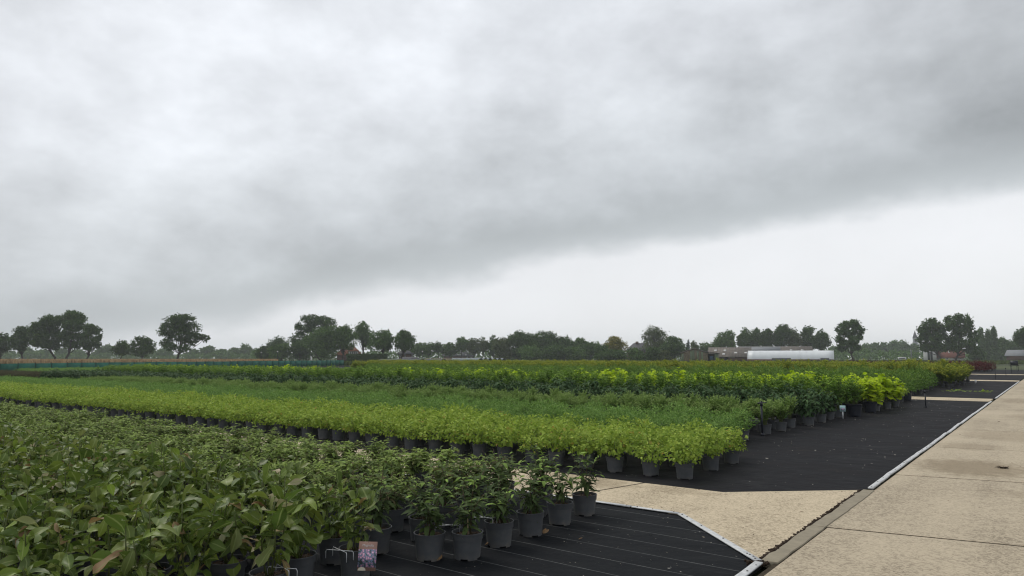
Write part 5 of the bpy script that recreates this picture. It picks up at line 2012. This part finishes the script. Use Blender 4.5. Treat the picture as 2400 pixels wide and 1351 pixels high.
# white tunnel before the barns
s = Site('polytunnel', 1850, 185, RAD(-4))
tunnel(s, 1749, 1951, 822.0, 0, 3.2, M['film'])
s.box('base_board', 1749, 1951, 842.5, None, -.1, -.04, M['brick_brown'])
for i in range(14):
    xx = s.x(1749 + i * 202 / 13)
    b = MB()
    a = np.linspace(0, math.pi, 11)
    b.tube(np.c_[np.full(11, xx), 3.2 - 3.25 * np.cos(a), (s.z(822.0) + .03) * np.sin(a) ** .75], .03, 4)
    b.obj('hoop', M['film'], s.root, attrs=False)
tag(s.root, 'long white film polytunnel in front of the barns', 'polytunnel')
for (a0, a1, lb) in ((1809, 1853, 'low black netting tunnel before the middle of the white polytunnel'), (1923, 1943, 'short black netting tunnel before the right end of the white polytunnel')):
    s = Site('net_tunnel', (a0 + a1) / 2, 170)
    tunnel(s, a0, a1, 839.5, 0, 1.0, M['black_net'], name='net')
    for i in range(4):
        xx = s.x(a0 + (a1 - a0) * i / 3)
        b = MB()
        a = np.linspace(0, math.pi, 9)
        b.tube(np.c_[np.full(9, xx), 1.0 - 1.04 * np.cos(a), (s.z(839.5) + .02) * np.sin(a) ** .75], .03, 4)
        b.obj('hoop', M['pot_dark'], s.root, attrs=False)
    tag(s.root, lb, 'net tunnel')


def end_tunnel(name, px0, px1, p_top, d, mat, label, n_h=7, turn=RAD(62), L=14.0, group=None):
    """a hooped tunnel seen at an angle, open end towards the camera"""
    s = Site(name, (px0 + px1) / 2, d, turn)
    w = (px1 - px0) * s.k * .5
    h = s.z(p_top)
    a = np.linspace(0, math.pi, 11)
    prof = np.c_[-w * np.cos(a), h * np.sin(a) ** .8]
    ys = np.linspace(0, L, n_h)
    v = np.array([[(x, y, z) for (x, z) in prof] for y in ys]).reshape(-1, 3)
    q = []
    for i in range(n_h - 1):
        for j in range(10):
            q.append((i * 11 + j, i * 11 + j + 1, (i + 1) * 11 + j + 1, (i + 1) * 11 + j))
    b = MB()
    b.quads(v, q)
    b.quads(v + np.array([0, 0, -.03]), [tuple(reversed(t_)) for t_ in q])
    b.obj('net', mat, s.root, attrs=False)
    for y in ys:
        b = MB()
        b.tube(np.c_[prof[:, 0] * 1.02, np.full(11, y), prof[:, 1] * 1.02], .035, 4)
        b.obj('hoop', M['shade_net'], s.root, attrs=False)
    return tag(s.root, label, 'net tunnel', group)


end_tunnel('net_tunnel', 977, 1003, 842.0, 150, M['black_net'], 'dark hooped net tunnel in front of the hipped house', turn=RAD(40))
end_tunnel('net_tunnel', 1028, 1052, 842.0, 150, M['black_net'], 'dark hooped net tunnel right of the first one, by the beige wall', turn=RAD(40))
for i in range(6):
    end_tunnel('net_tunnel', 1118 + i * 11, 1136 + i * 11, 839.8, 165 + i * 1.0, M['shade_net'], f'grey hooped tunnel in the slanting row by the wood, {ORD[i]} from its left', turn=RAD(48), L=9, group='grey hooped tunnels in a row')
# slate-roofed house with a chimney
s = Site('house', 1502, 240)
s.box('wall', 1470, 1535, 822, None, 0, 12, M['brick_brown'])
s.gable_x('roof', 1463, 1541, 804, 824, -.6, 12.6, M['tile_dark'], hip=3.2)
s.box('chimney', 1490, 1497, 800.5, 808, 5.0, 6.2, M['brick_brown'])
tag(s.root, 'house with a large dark slate roof and chimney among trees', 'house')
s = Site('house', 1422, 230)
s.box('wall', 1417, 1428, 826, None, 0, 6, M['white_wall'])
s.gable_y('roof', 1417, 1428, 820, 826, 0, 6, M['tile_red'])
tag(s.root, 'bit of a pale house showing between dark bushes', 'house')
# weathered green shed
s = Site('shed', 1640, 178)
s.gable_wall('gable_wall', 1597, 1659, 818.5, 828.5, 0, 9, M['rust_sheet'])
for i in range(12):
    a = 1597.5 + i * 5.1
    pk = 818.5 + abs(a + 2.5 - 1628) / 31 * 10
    s.box('cladding_sheet', a, a + 4.7, pk + 1.6, None, -.06, -.02, M['green_sheet'] if i in (0, 4, 5, 7, 9) else M['rust_sheet'])
s.gable_y('roof', 1597, 1659, 817.5, 828, 0, 9, M['cement_roof'])
s.box('open_bay', 1660, 1674, 829, None, 1.0, 8, M['black_void'])
s.box('blue_sheet', 1663, 1672, 835, 844, .80, .9, M['blue_sheet'])
s.box('side_panel', 1675, 1684, 829, None, 0, 8, M['green_sheet'])
b = MB()
b.quads(np.array([(s.x(1656), -.5, s.z(824)), (s.x(1686), -.5, s.z(828.5)), (s.x(1686), 9, s.z(828.5)), (s.x(1656), 9, s.z(824)),
                  (s.x(1656), -.5, s.z(825)), (s.x(1686), -.5, s.z(829.5)), (s.x(1686), 9, s.z(829.5)), (s.x(1656), 9, s.z(825))]),
        [(0, 1, 2, 3), (7, 6, 5, 4), (0, 4, 5, 1), (1, 5, 6, 2), (2, 6, 7, 3), (3, 7, 4, 0)])
b.obj('lean_to_roof', M['cement_roof'], s.root, attrs=False)
tag(s.root, 'weathered green sheet shed with an open dark bay', 'shed')
# long barns with fibre-cement roofs
s = Site('barn', 1760, 205)
s.box('wall', 1662, 1760, 836, None, 0, 12, M['brick_brown'])
s.gable_x('roof', 1655, 1762, 813.5, 836, -.6, 20, M['cement_roof'])
s.box('dark_opening', 1686, 1706, 837.5, None, -.1, -.02, M['black_void'])
s.box('lintel', 1707, 1722, 837, 838.4, -.2, -.05, M['skylight'])


def on_roof(s, px0, px1, f0, f1, p_ridge, p_eave, y0, ym, name, mat):
    """a panel lying on the camera-side slope between the fractions f0 and f1 up it"""
    zr, ze = s.z(p_ridge), s.z(p_eave)
    P_ = lambda px_, f: (s.x(px_), y0 + (ym - y0) * f - .03, ze + (zr - ze) * f + .04)
    v = [P_(px0, f0), P_(px1, f0), P_(px1, f1), P_(px0, f1)]
    b = MB()
    v = np.array(v + [(x, y + .02, z - .03) for x, y, z in v])
    b.quads(v, [(0, 1, 2, 3), (7, 6, 5, 4), (0, 4, 5, 1), (1, 5, 6, 2), (2, 6, 7, 3), (3, 7, 4, 0)])
    return b.obj(name, mat, s.root, attrs=False)


for (a0, f) in ((1671, .58), (1694, .58), (1692, .18), (1721, .32), (1745, .32)):
    on_roof(s, a0, a0 + 6.5, f, f + .15, 813.5, 836, -.6, 9.7, 'skylight', M['skylight'])
for i in range(14):
    a0 = 1655 + i * 7.6
    on_roof(s, a0, a0 + .45, 0, 1, 813.5, 836, -.6, 9.7, 'sheet_seam', M['tile_dark'])
s.box('roof_vent', 1699, 1701.5, 811.5, 815, 9.2, 9.9, M['skylight'])
tag(s.root, 'long barn with weathered cement roof and pale skylights behind the shed', 'barn')
s = Site('barn', 1830, 222)
s.box('wall', 1728, 1904, 832, None, 0, 16, M['brick_brown'])
s.gable_x('roof', 1726, 1906, 811.5, 832, -.5, 20, M['cement_roof'])
on_roof(s, 1728, 1830, .35, .97, 811.5, 832, -.5, 9.75, 'grey_roof_sheet', M['grey_roof'])
for i in range(12):
    a0 = 1832 + i * 6.2
    on_roof(s, a0, a0 + .4, 0, 1, 811.5, 832, -.5, 9.75, 'sheet_seam', M['tile_dark'])
on_roof(s, 1852, 1858, .48, .60, 811.5, 832, -.5, 9.75, 'skylight', M['skylight'])
on_roof(s, 1878, 1884, .48, .60, 811.5, 832, -.5, 9.75, 'skylight', M['skylight'])
s.box('roof_vent', 1781, 1784, 809.5, 813, 9.3, 10.1, M['skylight'])
tag(s.root, 'rear long barn with a grey sheet section in its roof', 'barn')
# white farmhouse
s = Site('farmhouse', 2210, 225)
s.gable_wall('gable_wall', 2164, 2195, 812.5, 823, 0, 10, M['white_wall'])
s.box('barn_door', 2174, 2186, 825.5, None, -.10, -.03, M['tree_dark'] if False else M['post'])
s.box('door_leaf', 2179.7, 2180.3, 826, None, -.16, -.11, M['white_frame'])
s.box('brick_top', 2165, 2194, 817, 822.5, -.05, -.01, M['brick_red'])
s.gable_y('roof', 2164, 2195, 811.5, 822.5, 0, 10, M['tile_wine'], over=.5)
s.box('side_wall', 2195.2, 2258, 837, None, 1.5, 9, M['white_wall'])
s.gable_x('long_roof', 2193, 2262, 819, 838, .9, 10, M['tile_wine'])
for a0, w_ in ((2199, 4), (2218, 4), (2234, 4), (2248, 4)):
    s.window(a0, a0 + w_, 838.6, 842, 1.5)
on_roof(s, 2223, 2227, .55, .8, 819, 838, .9, 5.4, 'skylight', M['skylight'])
tag(s.root, 'white gabled farmhouse with wine-red roof under the two big trees', 'farmhouse')
s = Site('shed', 2291, 215)
s.box('wall', 2281, 2302, 834.5, None, 0, 5, M['brick_red'])
s.gable_x('roof', 2280, 2303, 831, 835, -.2, 5.2, M['brick_red'], hip=.6)
tag(s.root, 'small brown brick shed right of the farmhouse', 'shed')
s = Site('barn', 2375, 240)
s.box('wall', 2359, 2416, 833, None, 0, 10, M['brick_brown'])
s.gable_x('roof', 2354, 2420, 820.5, 834, -.5, 10.5, M['grey_roof'], hip=.8)
tag(s.root, 'barn with a pale grey hipped roof at the right horizon', 'barn')
s = Site('church_tower', 2147, 600)
s.box('tower_wall', 2141.5, 2153, 793, None, 0, 4.2, M['stone_grey'])
b = MB()
xa, xb, zb_, zt_ = s.x(2141), s.x(2153.5), s.z(793), s.z(775)
b.quads(np.array([(xa, -.2, zb_), (xb, -.2, zb_), (xb, 4.4, zb_), (xa, 4.4, zb_), ((xa + xb) / 2, 2.1, zt_)]), [(0, 1, 4), (1, 2, 4), (2, 3, 4), (3, 0, 4), (3, 2, 1, 0)])
b.obj('spire', M['tile_dark'], s.root, attrs=False)
s.box('belfry_opening', 2145.5, 2149, 796, 802, -.12, -.04, M['black_void'])
tag(s.root, 'grey square church tower with dark pointed spire beyond the trees', 'church tower')
# white caravan-like roofs and pole near the horizon wood
s = Site('utility_pole', 2136, 200)
b = MB()
b.tube([(0, 0, -.1), (0, 0, s.z(820.5))], .14, 7)
b.obj('pole', M['grey_roof'], s.root, attrs=False)
s.box('crossbar', 2134.5, 2137.8, 822.5, 823.5, -.1, .1, M['grey_roof'])
tag(s.root, 'pale grey utility pole left of the farmhouse', 'pole')
s = Site('caravan', 2113, 250)
s.box('body', 2104, 2124, 837.5, 843.5, 0, 2.2, M['white_wall'])
s.box('window_band', 2107, 2121, 839, 841, -.05, -.01, M['glass'])
tag(s.root, 'low white caravan before the right horizon wood', 'caravan')


def lamp(px_, top, d, label):
    s = Site('street_lamp', px_, d)
    b = MB()
    b.tube([(0, 0, -.1), (0, 0, s.z(top))], [.09, .06], 6)
    b.obj('pole', M['post'], s.root, attrs=False)
    b = MB()
    h = s.z(top)
    b.lathe([(.02, h + .2), (.17, h + .12), (.19, h + .02), (.10, h - .08), (.02, h - .1)][::-1], 10)
    b.obj('lamp_head', M['white_frame'], s.root, attrs=False)
    tag(s.root, label, 'street lamp', 'street lamps along the village road')


lamp(612, 827, 200, 'street lamp with white globe left of the flat-topped tree')
lamp(650, 825, 195, 'street lamp with white globe under the flat-topped tree')
lamp(990, 825, 200, 'street lamp standing before the roadside trees, first')
lamp(1012, 823, 200, 'street lamp beside the small dark roadside tree')
lamp(1097, 826, 210, 'street lamp near the pale olive roadside tree')
s = Site('flag', 727.5, 180)
b = MB()
b.tube([(0, 0, -.1), (0, 0, s.z(835)), (.05, 0, s.z(833.5))], .03, 5)
b.obj('mast', M['post'], s.root, attrs=False)
b = MB()
zt_, zb_ = s.z(833.6), s.z(845)
t = np.linspace(0, 1, 8)
ed = .36 * np.sin(np.clip(t * 1.15, 0, 1) * math.pi * .62) + .02
v = np.r_[np.c_[np.full(8, .03), np.zeros(8), zt_ + (zb_ - zt_) * t], np.c_[.03 + ed * 1.2, .05 * np.sin(t * 7), zt_ + (zb_ - zt_) * t * .97]]
q = [(i, i + 1, 9 + i, 8 + i) for i in range(7)]
b.quads(v, q)
b.quads(v + np.array([0, .012, 0]), [tuple(reversed(k)) for k in q])
b.obj('banner', M['white_frame'], s.root, attrs=False)
tag(s.root, 'white feather banner flag before the dark central left clump', 'flag')
# dark trolley far down the path side
s = Site('trolley', 2375, 78)
s.box('load', 2367, 2385, 846, 856, 0, 1.0, M['pot_dark'])
s.box('deck', 2365, 2387, 856, 857.2, -.1, 1.1, M['post'])
for a in (2367, 2384):
    for y in (0, 1.0):
        s.box('leg', a, a + 1.2, 857.2, None, y - .03, y + .03, M['post'])
tag(s.root, 'dark loaded trolley on thin legs at the right frame edge', 'trolley')

# ------------------------------------------------------------------ damp air: one even box of haze round everything
hb = MB()
hb.box((-1650, -1650, -1.5), (1650, 1650, 34))
mh = bpy.data.materials.new('damp_air')
mh.use_nodes = True
nt = mh.node_tree
nt.nodes.clear()
ho = nt.nodes.new('ShaderNodeOutputMaterial')
pv = nt.nodes.new('ShaderNodeVolumePrincipled')
pv.inputs['Color'].default_value = (.90, .94, .98, 1)
pv.inputs['Density'].default_value = .0004
nt.links.new(pv.outputs[0], ho.inputs['Volume'])
tag(hb.obj('haze', mh, attrs=False), kind='stuff')
